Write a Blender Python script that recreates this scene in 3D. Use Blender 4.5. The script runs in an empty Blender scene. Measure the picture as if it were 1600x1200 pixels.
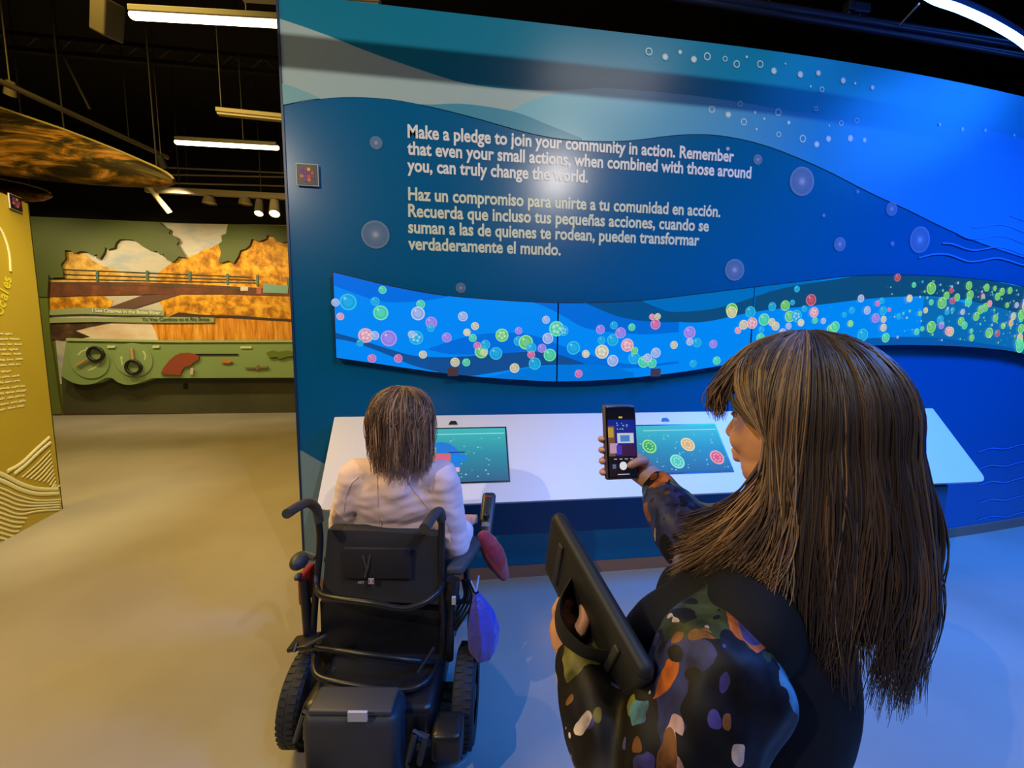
import bpy, bmesh, math, random
import numpy as np
from mathutils import Vector as V, Matrix, noise
random.seed(7); np.random.seed(7)
SC = bpy.context.scene; COL = SC.collection
R = math.radians
# ---------------------------------------------------------------- camera
f_px = 601.0; H = 1.5; PITCH, ROLL, YAW = R(5.737), R(.4798), R(7.2935); D = 2.347
fw = V((math.sin(YAW), math.cos(YAW), 0)); rt = V((math.cos(YAW), -math.sin(YAW), 0)); UP = V((0, 0, 1))
cF = fw*math.cos(PITCH) - UP*math.sin(PITCH); cU = UP*math.cos(PITCH) + fw*math.sin(PITCH)
cA = rt*math.cos(ROLL) + cU*math.sin(ROLL); cB = cU*math.cos(ROLL) - rt*math.sin(ROLL)
EYE = V((0, 0, H))
cam = bpy.data.objects.new('camera', bpy.data.cameras.new('camera')); COL.objects.link(cam)
cam.data.sensor_width = 36; cam.data.sensor_fit = 'HORIZONTAL'; cam.data.lens = 36*f_px/1600; cam.data.clip_start = .02
m4 = Matrix((cA, cB, -cF)).transposed().to_4x4(); m4.translation = EYE; cam.matrix_world = m4
SC.camera = cam
SC.view_settings.view_transform = 'Standard'; SC.view_settings.look = 'None'; SC.view_settings.exposure = 0; SC.view_settings.gamma = 1
SC.view_settings.use_curve_mapping = False
wd = bpy.data.worlds.new('world'); SC.world = wd; wd.use_nodes = True
wd.node_tree.nodes['Background'].inputs[0].default_value = (.5, .5, .6, 1); wd.node_tree.nodes['Background'].inputs[1].default_value = .045
# ---------------------------------------------------------------- lights of the hall
def lamp(name, kind, loc, target, power, col, size=.1, size_y=None, spot=60, blend=.6):
    l = bpy.data.lights.new(name, kind); l.energy = power; l.color = col
    if kind == 'AREA':
        l.size = size
        if size_y: l.shape = 'RECTANGLE'; l.size_y = size_y
    else: l.shadow_soft_size = size
    if kind == 'SPOT': l.spot_size = R(spot); l.spot_blend = blend
    o = bpy.data.objects.new(name, l); COL.objects.link(o); o.location = loc
    d = V(target) - V(loc); o.rotation_euler = d.to_track_quat('-Z', 'Y').to_euler(); return o
WARM = (1, .64, .12); WHITE = (1, .91, .80); BLUE = (.01, .19, 1)
lamp('wall_spot', 'SPOT', (1.41, -1.26, 4.0), (.5, 2.3, 2.5), 205, WHITE, .014, spot=84, blend=.9)
lamp('wall_spot', 'SPOT', (-2.9, -1.26, 4.0), (-.4, 1.7, 1.5), 300, (1, .86, .66), .014, spot=86, blend=.9)
lamp('gallery_light', 'AREA', (-3.5, 2.5, 4.9), (-3.4, 2.9, 0), 285, WARM, 2.0, 2.6)
lamp('mural_spot', 'SPOT', (-6.6, 6.9, 3.9), (-6.2, 8.85, 1.8), 210, (1, .78, .42), .1, spot=110, blend=.7)
lamp('mural_spot', 'SPOT', (-4.6, 6.9, 3.9), (-4.6, 8.85, 1.8), 210, (1, .78, .42), .1, spot=110, blend=.7)
lamp('mural_spot', 'SPOT', (-8.3, 6.9, 3.9), (-8.0, 8.85, 1.8), 140, (1, .78, .42), .1, spot=110, blend=.7)
lamp('panel_spot', 'SPOT', (-1.6, 2.0, 4.4), (-3.5, 3.3, 1.3), 760, (1, .85, .5), .08, spot=46, blend=.8)
lamp('blue_wash', 'SPOT', (4.6, .3, 5.0), (3.5, .9, 0), 2700, BLUE, .5, spot=95, blend=1)
lamp('blue_wash', 'SPOT', (2.1, -.9, 5.2), (2.0, .7, 0), 760, (.02, .28, 1), .5, spot=64, blend=1)
lamp('blue_wall_wash', 'SPOT', (7.4, -.1, 5.6), (3.3, 2.4, 1.7), 1050, BLUE, 1.3, spot=66, blend=1)
lamp('ceiling_panel_light', 'AREA', (2.1, -1.3, 5.5), (2.1, .6, 1.5), 26, (1, .95, .88), 1.8, .25)
# ---------------------------------------------------------------- pixel helpers (a pixel of the 1600x1200 frame onto a real surface)
def ray(px, py): return cA*(px-800) - cB*(py-600) + cF*f_px
def pl(px, py, n, o):
    n = V(n); d = ray(px, py); t = (V(o)-EYE).dot(n)/d.dot(n); return EYE + d*t
def od(px, py, dep): return EYE + ray(px, py)*(dep/f_px)
def hd(px, py, h): return pl(px, py, fw, fw*h)
def oz(px, py, z): return pl(px, py, UP, (0, 0, z))
def oy(px, py, y): return pl(px, py, (0, 1, 0), (0, y, 0))
def wy(x): return D if x < 1.3 else D + .02*(x-1.3)**2
def wp(px, py, off=0.0):
    y = D
    for _ in range(8):
        p = oy(px, py, y-off); y = wy(p.x)
    return p.x, p.z
# ---------------------------------------------------------------- materials
def lin(c):
    return tuple(((v/255)/12.92 if v/255 <= .04045 else ((v/255+.055)/1.055)**2.4) for v in c)
MATS = {}
def mat(name, rgb=None, rough=.5, metal=0, emit=None, estr=1, alpha=1, spec=.5, attr=None, bump=None, coat=0, sheen=0):
    if name in MATS: return MATS[name]
    m = bpy.data.materials.new(name); m.use_nodes = True; nt = m.node_tree; b = nt.nodes['Principled BSDF']
    if rgb is not None: b.inputs['Base Color'].default_value = (*lin(rgb), 1)
    b.inputs['Roughness'].default_value = rough; b.inputs['Metallic'].default_value = metal
    b.inputs['Alpha'].default_value = alpha; b.inputs['Specular IOR Level'].default_value = spec
    b.inputs['Coat Weight'].default_value = coat; b.inputs['Sheen Weight'].default_value = sheen
    if emit is not None:
        b.inputs['Emission Color'].default_value = (*lin(emit), 1); b.inputs['Emission Strength'].default_value = estr
    if attr:
        a = nt.nodes.new('ShaderNodeVertexColor'); a.layer_name = 'col'
        if attr == 'emit':
            nt.links.new(a.outputs[0], b.inputs['Emission Color']); b.inputs['Emission Strength'].default_value = estr
            b.inputs['Base Color'].default_value = (0, 0, 0, 1)
            nt.links.new(a.outputs[1], b.inputs['Alpha'])
        else:
            nt.links.new(a.outputs[0], b.inputs['Base Color']); nt.links.new(a.outputs[1], b.inputs['Alpha'])
    if bump:
        t = nt.nodes.new('ShaderNodeTexNoise'); t.inputs['Scale'].default_value = bump[0]; t.inputs['Detail'].default_value = 6
        c = nt.nodes.new('ShaderNodeTexCoord'); nt.links.new(c.outputs['Object'], t.inputs['Vector'])
        bp = nt.nodes.new('ShaderNodeBump'); bp.inputs['Strength'].default_value = bump[1]; bp.inputs['Distance'].default_value = bump[2] if len(bump) > 2 else .01
        nt.links.new(t.outputs[0], bp.inputs['Height']); nt.links.new(bp.outputs[0], b.inputs['Normal'])
    MATS[name] = m; return m
def noisemat(name, stops, scale, rough=.6, stretch=(1, 1, 1), detail=6, kind='noise', spec=.3, distort=0):
    if name in MATS: return MATS[name]
    m = bpy.data.materials.new(name); m.use_nodes = True; nt = m.node_tree; b = nt.nodes['Principled BSDF']
    b.inputs['Roughness'].default_value = rough; b.inputs['Specular IOR Level'].default_value = spec
    c = nt.nodes.new('ShaderNodeTexCoord'); mp = nt.nodes.new('ShaderNodeMapping'); mp.inputs['Scale'].default_value = stretch
    nt.links.new(c.outputs['Object'], mp.inputs[0])
    if kind == 'noise':
        t = nt.nodes.new('ShaderNodeTexNoise'); t.inputs['Scale'].default_value = scale; t.inputs['Detail'].default_value = detail; t.inputs['Roughness'].default_value = .65; t.inputs['Distortion'].default_value = distort; o = t.outputs[0]
    else:
        t = nt.nodes.new('ShaderNodeTexVoronoi'); t.inputs['Scale'].default_value = scale; o = t.outputs['Distance']
    nt.links.new(mp.outputs[0], t.inputs['Vector'])
    r = nt.nodes.new('ShaderNodeValToRGB'); el = r.color_ramp.elements
    for i, (p, col) in enumerate(stops):
        e = el[i] if i < 2 else el.new(p)
        e.position = p; e.color = (*lin(col), 1)
    nt.links.new(o, r.inputs[0]); nt.links.new(r.outputs[0], b.inputs['Base Color'])
    MATS[name] = m; return m
# ---------------------------------------------------------------- mesh builder
WM = {}
def wm(o): return WM.get(o.name, Matrix())
class MB:
    def __init__(s): s.v = []; s.f = []; s.c = []; s.m = []; s.col = (255, 255, 255, 1); s.mi = 0
    def add(s, vs, fs, col=None, mi=None):
        n = len(s.v); s.v += [V(p) for p in vs]
        for q in fs: s.f.append([i+n for i in q])
        cc = col or s.col
        s.c += [cc]*len(vs); s.m += [s.mi if mi is None else mi]*len(fs); return s
    def box(s, c, size, M=None, bev=0):
        x, y, z = [a/2 for a in size]; c = V(c)
        if bev > 0:
            bm = bmesh.new(); bmesh.ops.create_cube(bm, size=1)
            for v in bm.verts: v.co = V((v.co.x*size[0], v.co.y*size[1], v.co.z*size[2]))
            bmesh.ops.bevel(bm, geom=bm.edges[:], offset=bev, segments=3, affect='EDGES', profile=.5)
            vs = [v.co.copy() for v in bm.verts]; bm.verts.index_update(); fs = [[v.index for v in q.verts] for q in bm.faces]; bm.free()
        else:
            vs = [V((a*x, b*y, d*z)) for a in (-1, 1) for b in (-1, 1) for d in (-1, 1)]
            fs = [(0, 1, 3, 2), (4, 6, 7, 5), (0, 4, 5, 1), (2, 3, 7, 6), (0, 2, 6, 4), (1, 5, 7, 3)]
        M3 = M if M is not None else Matrix.Identity(3)
        return s.add([c + M3 @ p for p in vs], fs)
    def tube(s, pts, r, n=10, caps=True, flat=1.0, closed=False, ref=None):
        pts = [V(p) for p in pts]; k = len(pts); rr = r if isinstance(r, (list, tuple)) else [r]*k
        vs = []; fs = []; prev = None
        for i, p in enumerate(pts):
            a = pts[(i-1) % k] if (closed or i > 0) else p; b = pts[(i+1) % k] if (closed or i < k-1) else p
            t = (b-a).normalized()
            if prev is None:
                u = V(ref) if ref else (V((0, 0, 1)) if abs(t.z) < .9 else V((1, 0, 0)))
                u = (u - t*u.dot(t)).normalized()
            else: u = (prev - t*prev.dot(t)).normalized()
            prev = u; w = t.cross(u)
            for j in range(n):
                an = 2*math.pi*j/n; vs.append(p + u*math.cos(an)*rr[i] + w*math.sin(an)*rr[i]*flat)
        for i in range(k if closed else k-1):
            for j in range(n):
                fs.append((i*n+j, i*n+(j+1) % n, ((i+1) % k)*n+(j+1) % n, ((i+1) % k)*n+j))
        if caps and not closed: fs.append(tuple(reversed(range(n)))); fs.append(tuple(range((k-1)*n, k*n)))
        return s.add(vs, fs)
    def caps(s, p0, p1, r0, r1, n=16):
        p0, p1 = V(p0), V(p1); d = (p1-p0); L = d.length
        t = d.normalized() if L > 1e-6 else V((0, 0, 1)); pts = []; rs = []
        for i in range(6): a = math.pi/2*(i+.02)/6; pts.append(p0 - t*r0*math.cos(a)); rs.append(max(1e-4, r0*math.sin(a)))
        for i in range(7): a = i/6; pts.append(p0.lerp(p1, a)); rs.append(r0+(r1-r0)*a)
        for i in range(5, -1, -1): a = math.pi/2*(i+.02)/6; pts.append(p1 + t*r1*math.cos(a)); rs.append(max(1e-4, r1*math.sin(a)))
        return s.tube(pts, rs, n)
    def chain(s, pts, rs, n=16):
        for a, b, r0, r1 in zip(pts[:-1], pts[1:], rs[:-1], rs[1:]): s.caps(a, b, r0, r1, n)
        return s
    def ell(s, c, rad, M=None, n=20):
        c = V(c); M3 = M if M is not None else Matrix.Identity(3); vs = []; fs = []; k = n//2
        for i in range(1, k):
            th = math.pi*i/k
            for j in range(n):
                ph = 2*math.pi*j/n
                vs.append(c + M3 @ V((rad[0]*math.sin(th)*math.cos(ph), rad[1]*math.sin(th)*math.sin(ph), rad[2]*math.cos(th))))
        for i in range(k-2):
            for j in range(n): fs.append((i*n+j, (i+1)*n+j, (i+1)*n+(j+1) % n, i*n+(j+1) % n))
        vs.append(c + M3 @ V((0, 0, rad[2]))); vs.append(c - M3 @ V((0, 0, rad[2]))); a = len(vs)-2
        for j in range(n): fs.append((a, j, (j+1) % n)); fs.append((a+1, (k-2)*n+(j+1) % n, (k-2)*n+j))
        return s.add(vs, fs)
    def lathe(s, c, axis, prof, n=40):
        axis = V(axis).normalized(); u = V((0, 0, 1)) if abs(axis.z) < .9 else V((1, 0, 0)); u = (u-axis*u.dot(axis)).normalized(); w = axis.cross(u); c = V(c)
        k = len(prof); vs = []; fs = []
        for h, r in prof:
            for j in range(n):
                a = 2*math.pi*j/n; vs.append(c+axis*h+(u*math.cos(a)+w*math.sin(a))*r)
        for i in range(k-1):
            for j in range(n): fs.append((i*n+j, i*n+(j+1) % n, (i+1)*n+(j+1) % n, (i+1)*n+j))
        return s.add(vs, fs)
    def prism(s, pts, ext):
        pts = [V(p) for p in pts]; n = len(pts); ext = V(ext)
        s.add(pts + [p+ext for p in pts], [tuple(range(n)), tuple(reversed(range(n, 2*n)))] + [(i, (i+1) % n, n+(i+1) % n, n+i) for i in range(n)]); return s
    def build(s, name, material, parent=None, smooth=True, auto=None):
        me = bpy.data.meshes.new(name); inv = wm(parent).inverted() if parent else Matrix()
        me.from_pydata([inv @ p for p in s.v], [], s.f)
        mats = material if isinstance(material, list) else [material]
        for q in mats: me.materials.append(q)
        a = me.color_attributes.new('col', 'FLOAT_COLOR', 'POINT'); buf = []
        for c in s.c: buf += [*lin(c[:3]), c[3] if len(c) > 3 else 1]
        a.data.foreach_set('color', buf)
        me.polygons.foreach_set('material_index', s.m)
        bm = bmesh.new(); bm.from_mesh(me); bmesh.ops.recalc_face_normals(bm, faces=bm.faces)
        if smooth:
            for q in bm.faces: q.smooth = True
            for e in bm.edges:
                if len(e.link_faces) == 2 and e.calc_face_angle(0) > R(38): e.smooth = False
        bm.to_mesh(me); bm.free()
        o = bpy.data.objects.new(name, me); COL.objects.link(o)
        if parent: o.parent = parent; WM[o.name] = wm(parent)
        return o
    def remesh(s, name, material, parent, voxel=.005, smooth=4, disp=None):
        me = bpy.data.meshes.new('tmp'); me.from_pydata(s.v, [], s.f)
        bm = bmesh.new(); bm.from_mesh(me); bmesh.ops.recalc_face_normals(bm, faces=bm.faces); bm.to_mesh(me); bm.free()
        o = bpy.data.objects.new('tmp', me); COL.objects.link(o)
        md = o.modifiers.new('r', 'REMESH'); md.mode = 'VOXEL'; md.voxel_size = voxel; md.use_smooth_shade = True
        sm = o.modifiers.new('s', 'SMOOTH'); sm.factor = .5; sm.iterations = smooth
        dg = bpy.context.evaluated_depsgraph_get(); dg.update()
        new = bpy.data.meshes.new_from_object(o.evaluated_get(dg)); bpy.data.objects.remove(o)
        inv = wm(parent).inverted() if parent else Matrix()
        if disp:
            nv = len(new.vertices); co = np.empty(nv*3, np.float32); no = np.empty(nv*3, np.float32); new.vertices.foreach_get('co', co); new.vertices.foreach_get('normal', no)
            co = co.reshape(-1, 3); no = no.reshape(-1, 3); dv = np.array([disp(V(c)) for c in co.tolist()], np.float32); new.vertices.foreach_set('co', (co+no*dv[:, None]).ravel()); new.update()
        new.transform(inv); new.name = name; new.materials.clear(); new.materials.append(material)
        new.polygons.foreach_set('use_smooth', np.ones(len(new.polygons), bool)); new.update()
        ob = bpy.data.objects.new(name, new); COL.objects.link(ob)
        if parent: ob.parent = parent; WM[ob.name] = wm(parent)
        return ob
def tag(o, label=None, cat=None, group=None, kind=None):
    if label: o['label'] = label
    if cat: o['category'] = cat
    if group: o['group'] = group
    if kind: o['kind'] = kind
    return o
def thing(name, loc, label, cat, group=None):
    o = bpy.data.objects.new(name, None); COL.objects.link(o); o.location = loc; o.empty_display_size = .1
    WM[o.name] = Matrix.Translation(V(loc)); return tag(o, label, cat, group)
def copy_tree(o, loc, parent=None):
    c = o.copy(); COL.objects.link(c)
    if parent: c.parent = parent
    else: c.location = loc
    for ch in [q for q in bpy.data.objects if q.parent == o]: copy_tree(ch, None, c)
    return c
def spline(pts, n=8):
    P = [V(p) for p in pts]; P = [P[0]*2-P[1]] + P + [P[-1]*2-P[-2]]; out = []
    for i in range(1, len(P)-2):
        a, b, c, d = P[i-1:i+3]
        for k in range(n):
            t = k/n; out.append(.5*((2*b)+(c-a)*t+(2*a-5*b+4*c-d)*t*t+(3*b-a-3*c+d)*t**3))
    out.append(P[-2]); return out
def text_mesh(body, bold=0.0):
    cu = bpy.data.curves.new('t', 'FONT'); cu.body = body; cu.size = 1; cu.offset = bold; cu.resolution_u = 3
    o = bpy.data.objects.new('t', cu); COL.objects.link(o); dg = bpy.context.evaluated_depsgraph_get(); dg.update()
    me = bpy.data.meshes.new_from_object(o.evaluated_get(dg)); vs = [(v.co.x, v.co.y) for v in me.vertices]; fs = [list(p.vertices) for p in me.polygons]
    bpy.data.objects.remove(o); bpy.data.meshes.remove(me)
    return vs, fs
# ================================================================ SETTING
MAT_FLOOR = mat('floor_concrete', (168, 160, 148), .38, bump=(3, .03, .02), spec=.4)
nt = MAT_FLOOR.node_tree; b_ = nt.nodes['Principled BSDF']
t_ = nt.nodes.new('ShaderNodeTexNoise'); t_.inputs['Scale'].default_value = .9; t_.inputs['Detail'].default_value = 8
c_ = nt.nodes.new('ShaderNodeTexCoord'); nt.links.new(c_.outputs['Object'], t_.inputs[0])
r_ = nt.nodes.new('ShaderNodeValToRGB'); r_.color_ramp.elements[0].position = .3; r_.color_ramp.elements[1].position = .75
r_.color_ramp.elements[0].color = (*lin((146, 139, 128)), 1); r_.color_ramp.elements[1].color = (*lin((170, 163, 151)), 1)
nt.links.new(t_.outputs[0], r_.inputs[0]); nt.links.new(r_.outputs[0], b_.inputs['Base Color'])
BLACK = mat('black_paint', (20, 19, 18), .75, spec=.2)
def struct(o): o['kind'] = 'structure'; return o
struct(MB().box((-2, 2.5, -.05), (22, 18, .1)).build('floor', MAT_FLOOR, smooth=False))
struct(MB().box((-2, 2.5, 5.85), (22, 18, .1)).build('ceiling', BLACK, smooth=False))
struct(MB().box((-13.05, 2.5, 2.9), (.1, 18, 5.8)).build('wall_left', BLACK, smooth=False))
struct(MB().box((9.05, 2.5, 2.9), (.1, 18, 5.8)).build('wall_right', BLACK, smooth=False))
struct(MB().box((-2, -6.55, 2.9), (22, .1, 5.8)).build('wall_back', mat('dark_navy_paint', (24, 28, 42), .7), smooth=False))
YF = 8.87
struct(MB().box((-2, YF+.36, 2.9), (22, .1, 5.8)).build('wall_far', BLACK, smooth=False))
# blue graphic wall
WT = 3.328; XL = -.951; XR = 7.5
BW = mat('blue_laminate', (0, 94, 148), .25, spec=.38)
xs = list(np.linspace(XL, XR, 90))
b = MB(); n = len(xs)
vs = [(x, wy(x), 0) for x in xs]+[(x, wy(x), WT) for x in xs]+[(x, wy(x)+.2, 0) for x in xs]+[(x, wy(x)+.2, WT) for x in xs]
fs = []
for i in range(n-1):
    fs += [(i, i+1, n+i+1, n+i), (2*n+i, 3*n+i, 3*n+i+1, 2*n+i+1), (n+i, n+i+1, 3*n+i+1, 3*n+i)]
fs += [(0, n, 3*n, 2*n), (n-1, 3*n-1, 4*n-1, 2*n-1)]
b.add(vs, fs); wall = struct(b.build('wall_front', BW))
def strip_xz(top, bot, off, col=None, mb=None, surf=wy, nn=70, x0=None, x1=None):
    """band on the curved wall between two curves given as (x, z) lists"""
    top = sorted(top); bot = sorted(bot)
    def smooth_fn(c):
        P = spline([(a, z, 0) for a, z in c], 10); X = [p.x for p in P]; Z = [p.y for p in P]; return lambda x: float(np.interp(x, X, Z))
    ft, fb = smooth_fn(top), smooth_fn(bot)
    a = max(top[0][0], bot[0][0]) if x0 is None else x0; e = min(top[-1][0], bot[-1][0]) if x1 is None else x1
    mb = mb or MB(); vs = []; X = np.linspace(a, e, nn)
    for x in X:
        zt, zb = ft(x), fb(x); zb = min(zb, zt)
        vs += [(x, surf(x)-off, zt), (x, surf(x)-off, zb)]
    mb.add(vs, [(2*i, 2*i+1, 2*i+3, 2*i+2) for i in range(len(X)-1)], col); return mb
def W(l): return [wp(*q) for q in l]
topedge = [(XL, WT), (XR, WT)]
def wave_tan(nm, c, c2=None, x0=.4, x1=2.4):
    m = mat(nm, c, .25, spec=.38)
    if c2:
        nt = m.node_tree; co = nt.nodes.new('ShaderNodeTexCoord'); sx = nt.nodes.new('ShaderNodeSeparateXYZ'); mr = nt.nodes.new('ShaderNodeMapRange'); mx = nt.nodes.new('ShaderNodeMixRGB')
        mr.inputs[1].default_value = x0; mr.inputs[2].default_value = x1; mx.inputs[1].default_value = (*lin(c), 1); mx.inputs[2].default_value = (*lin(c2), 1)
        nt.links.new(co.outputs['Object'], sx.inputs[0]); nt.links.new(sx.outputs[0], mr.inputs[0]); nt.links.new(mr.outputs[0], mx.inputs[0]); nt.links.new(mx.outputs[0], nt.nodes['Principled BSDF'].inputs['Base Color'])
    return m
L1 = W([(441, 30), (500, 51), (560, 75), (600, 90), (650, 107), (695, 122), (730, 131), (780, 138), (830, 141), (880, 141), (960, 140), (1100, 158), (1250, 185), (1400, 205), (1590, 225)])+[(7.4, 2.8)]
L2 = W([(441, 164), (500, 155), (550, 152), (615, 156), (680, 169), (740, 184), (796, 200), (834, 210), (880, 218), (930, 221), (985, 220), (1040, 213), (1080, 210), (1115, 211), (1150, 216), (1187, 225), (1225, 238), (1290, 266), (1400, 320), (1590, 400)])+[(7.4, 1.9)]
LM = W([(615, 157), (665, 164), (721, 163), (777, 170), (815, 179), (852, 194), (880, 205), (909, 217)])
LR = W([(792, 176), (830, 158), (871, 146), (910, 140), (960, 139), (1100, 152), (1250, 176), (1400, 195), (1590, 215)])+[(7.4, 2.9)]
XA = XL+.001
strip_xz([(XA, WT-.002), (7.4, WT-.002)], [(XA, L1[0][1])]+L1[1:], .002, x0=XA, x1=7.4).build('wave_graphic', wave_tan('teal_print', (24, 122, 158), (20, 140, 190), .8, 2.0), wall)['label'] = 'teal wave band along the top of the wall'
strip_xz([(XA, L1[0][1])]+L1[1:], [(XA, L2[0][1])]+L2[1:], .002, x0=XA, x1=3.3).build('wave_graphic', wave_tan('pale_grey_print', (160, 184, 190)), wall)['label'] = 'pale grey wave below the teal band'
strip_xz(LR, L2, .004, x0=LR[0][0], x1=7.4).build('wave_graphic', wave_tan('pale_blue_print', (122, 186, 208), (40, 140, 205), .6, 2.3), wall)['label'] = 'pale blue wave above the lettering'
strip_xz(LM, L2, .005, x0=LM[0][0], x1=LM[-1][0]).build('wave_graphic', wave_tan('mid_teal_print', (74, 146, 176)), wall)['label'] = 'mid teal hump of wave above the lettering'
strip_xz(W([(441, 131), (465, 139), (480, 145), (500, 154)]), W([(441, 165), (465, 160), (480, 157), (500, 155)]), .005).build('wave_graphic', wave_tan('dusty_teal_print', (120, 172, 186)), wall)
LB = W([(470, 703), (503, 722), (540, 742), (600, 790), (680, 860), (740, 925)])
strip_xz([(XA, LB[0][1])]+LB, [(XA, .0), (LB[-1][0]+.01, .0)], .003, x0=XA, x1=LB[-1][0]).build('wave_graphic', wave_tan('grey_wave_print', (120, 148, 166)), wall)['label'] = 'grey wave at the lower left of the wall'
# dark navy strip on the wall end, plinth
MB().box((XL-.006, D+.1, WT/2), (.012, .21, WT)).build('edge_strip', mat('navy_edge', (18, 48, 84), .4), wall, False)
bb = MB(); vs = []; X = np.linspace(XL, XR, 60)
for x in X: vs += [(x, wy(x)-.012, 0), (x, wy(x)-.012, .075), (x, wy(x), .075)]
bb.add(vs, [q for i in range(59) for q in ((3*i, 3*i+3, 3*i+4, 3*i+1), (3*i+1, 3*i+4, 3*i+5, 3*i+2))])
struct(bb.build('baseboard_front', mat('brown_plinth', (140, 104, 84), .5)))
# painted bubbles on the wall
BUB = mat('printed_bubbles', None, .3, attr='diff', spec=.4)
def disc(mb, x, z, r, off, cols, surf=wy, n=26, rings=(0, .35, .8, 1), stretch=1):
    vs = []; cs = []
    for k, q in enumerate(rings):
        for j in range(n):
            a = 2*math.pi*j/n; xx = x+r*q*math.cos(a)*stretch; vs.append((xx, surf(xx)-off, z+r*q*math.sin(a))); cs.append(cols[k])
    fs = [(k*n+j, k*n+(j+1) % n, (k+1)*n+(j+1) % n, (k+1)*n+j) for k in range(len(rings)-1) for j in range(n)]
    m = len(mb.v); mb.add(vs, fs); mb.c[m:] = cs
def ring(mb, x, z, r, off, col, w=.16):
    disc(mb, x, z, r, off, [col]*2, rings=(1-w*2, 1))
def pr(px, py, rp):
    x, z = wp(px, py); x2, z2 = wp(px, py-rp); return x, z, abs(z2-z)
mbb = MB()
for px, py, rp in [(588, 224, 10), (587, 367, 22), (720, 450, 8), (1252, 284, 23), (1183, 250, 8), (1137, 233, 3), (1339, 300, 3), (1392, 327, 11), (1286, 337, 3), (1393, 381, 4), (1311, 382, 11), (1436, 375, 21), (1147, 422, 17)]:
    x, z, r = pr(px, py, rp); disc(mbb, x, z, r, .006, [(200, 205, 235, .75), (150, 170, 200, .45), (130, 160, 195, .42), (165, 180, 205, .5)])
for X_, Y_, r_ in [(103, 240, 14), (165, 220, 9), (222, 250, 14), (442, 240, 6), (603, 268, 4), (555, 298, 14), (665, 313, 14), (740, 307, 12), (843, 338, 13), (893, 350, 6), (965, 367, 10), (365, 480, 13), (515, 497, 5), (617, 513, 8), (483, 540, 5), (733, 603, 13), (782, 580, 13), (873, 578, 14), (932, 585, 10), (1340, 540, 10), (1435, 545, 8), (1245, 520, 8), (708, 362, 5), (477, 470, 6), (363, 622, 8), (1555, 565, 6), (785, 525, 4)]:
    x, z, r = pr(1000+X_*.375, Y_*.375, r_*.375); disc(mbb, x, z, r, .006, [(215, 238, 242, .9)]*2+[(200, 230, 240, .75)]*2)
for X_, Y_, r_ in [(35, 218, 17), (278, 238, 17), (352, 248, 12), (400, 270, 16), (498, 270, 16), (297, 458, 15), (430, 510, 15), (573, 470, 16), (415, 435, 12), (575, 562, 12), (675, 580, 16), (835, 515, 12), (730, 455, 10), (755, 375, 12), (900, 505, 12)]:
    x, z, r = pr(1000+X_*.375, Y_*.375, r_*.375); ring(mbb, x, z, r, .006, (190, 232, 242, .85))
mbb.build('bubble_graphic', BUB, wall)
# thin ripple lines
rl = MB()
def ripple(pts, w=.011):
    P = spline([(x, z, 0) for x, z in W(pts)], 8)
    rl_t = [(p.x, p.y+w/2) for p in P]; rl_b = [(p.x, p.y-w/2) for p in P]
    vs = []
    for (x, z), (x2, z2) in zip(rl_t, rl_b): vs += [(x, wy(x)-.006, z), (x, wy(x)-.006, z2)]
    rl.add(vs, [(2*i, 2*i+1, 2*i+3, 2*i+2) for i in range(len(P)-1)])
zz = lambda l: [(1380+a*.15, 300+b*.15) for a, b in l]
ripple(zz([(900, 365), (1000, 368), (1170, 342), (1300, 355), (1467, 425), (1700, 470)])); ripple(zz([(770, 437), (900, 488), (1050, 478), (1170, 460), (1300, 475), (1467, 540), (1700, 590)]))
ripple(zz([(610, 535), (720, 545), (880, 600), (1000, 602), (1170, 575), (1300, 595), (1467, 655), (1700, 690)])); ripple(zz([(365, 688), (520, 650), (680, 655), (870, 722), (1000, 718), (1170, 690), (1300, 715), (1467, 765), (1700, 790)]))
ripple(zz([(1310, 245), (1467, 300), (1700, 330)]))
for y in (700, 727, 752, 780, 806): ripple([(1528, y+6), (1548, y), (1570, y+1), (1600, y-6), (1640, y-4)], .007)
rl.build('ripple_graphic', mat('ripple_print', (60, 140, 220), .25), wall)
# lettering
LINES = [('Make a pledge to join your community in action. Remember', (637, 214), (1146, 254)), ('that even your small actions, when combined with those around', (636.5, 241), (1173, 279)), ('you, can truly change the world.', (636.5, 268), (918, 285))]
LINES2 = [('Haz un compromiso para unirte a tu comunidad en acción.', (638, 312.5), (1125, 339)), ('Recuerda que incluso tus pequeñas acciones, cuando se', (638, 339), (1107, 361)), ('suman a las de quienes te rodean, pueden transformar', (638, 365), (1092, 382.5)), ('verdaderamente el mundo.', (638, 390), (876, 398.5))]
def wall_text(lines, name, m, label, cap):
    for body, a, e in lines:
        mb = MB(); vs, fs = text_mesh(body, .028); x0, z0 = wp(*a); x1, z1 = wp(*e); z0 = (z0+z1)/2
        mx = max(v[0] for v in vs); mn = min(v[0] for v in vs); sx = (x1-x0)/(mx-mn)
        P = [(x0+(v[0]-mn)*sx, 0, z0+v[1]*cap) for v in vs]
        mb.add([(x, wy(x)-.0025, z) for x, _, z in P], fs)
        mb.build(name, m, wall, False)['label'] = label
wall_text(LINES, 'lettering', mat('white_print', (225, 228, 232), .35), 'white English pledge text', .099)
wall_text(LINES2, 'lettering', mat('pale_yellow_print', (212, 222, 202), .35), 'pale greenish Spanish pledge text', .099)
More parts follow.
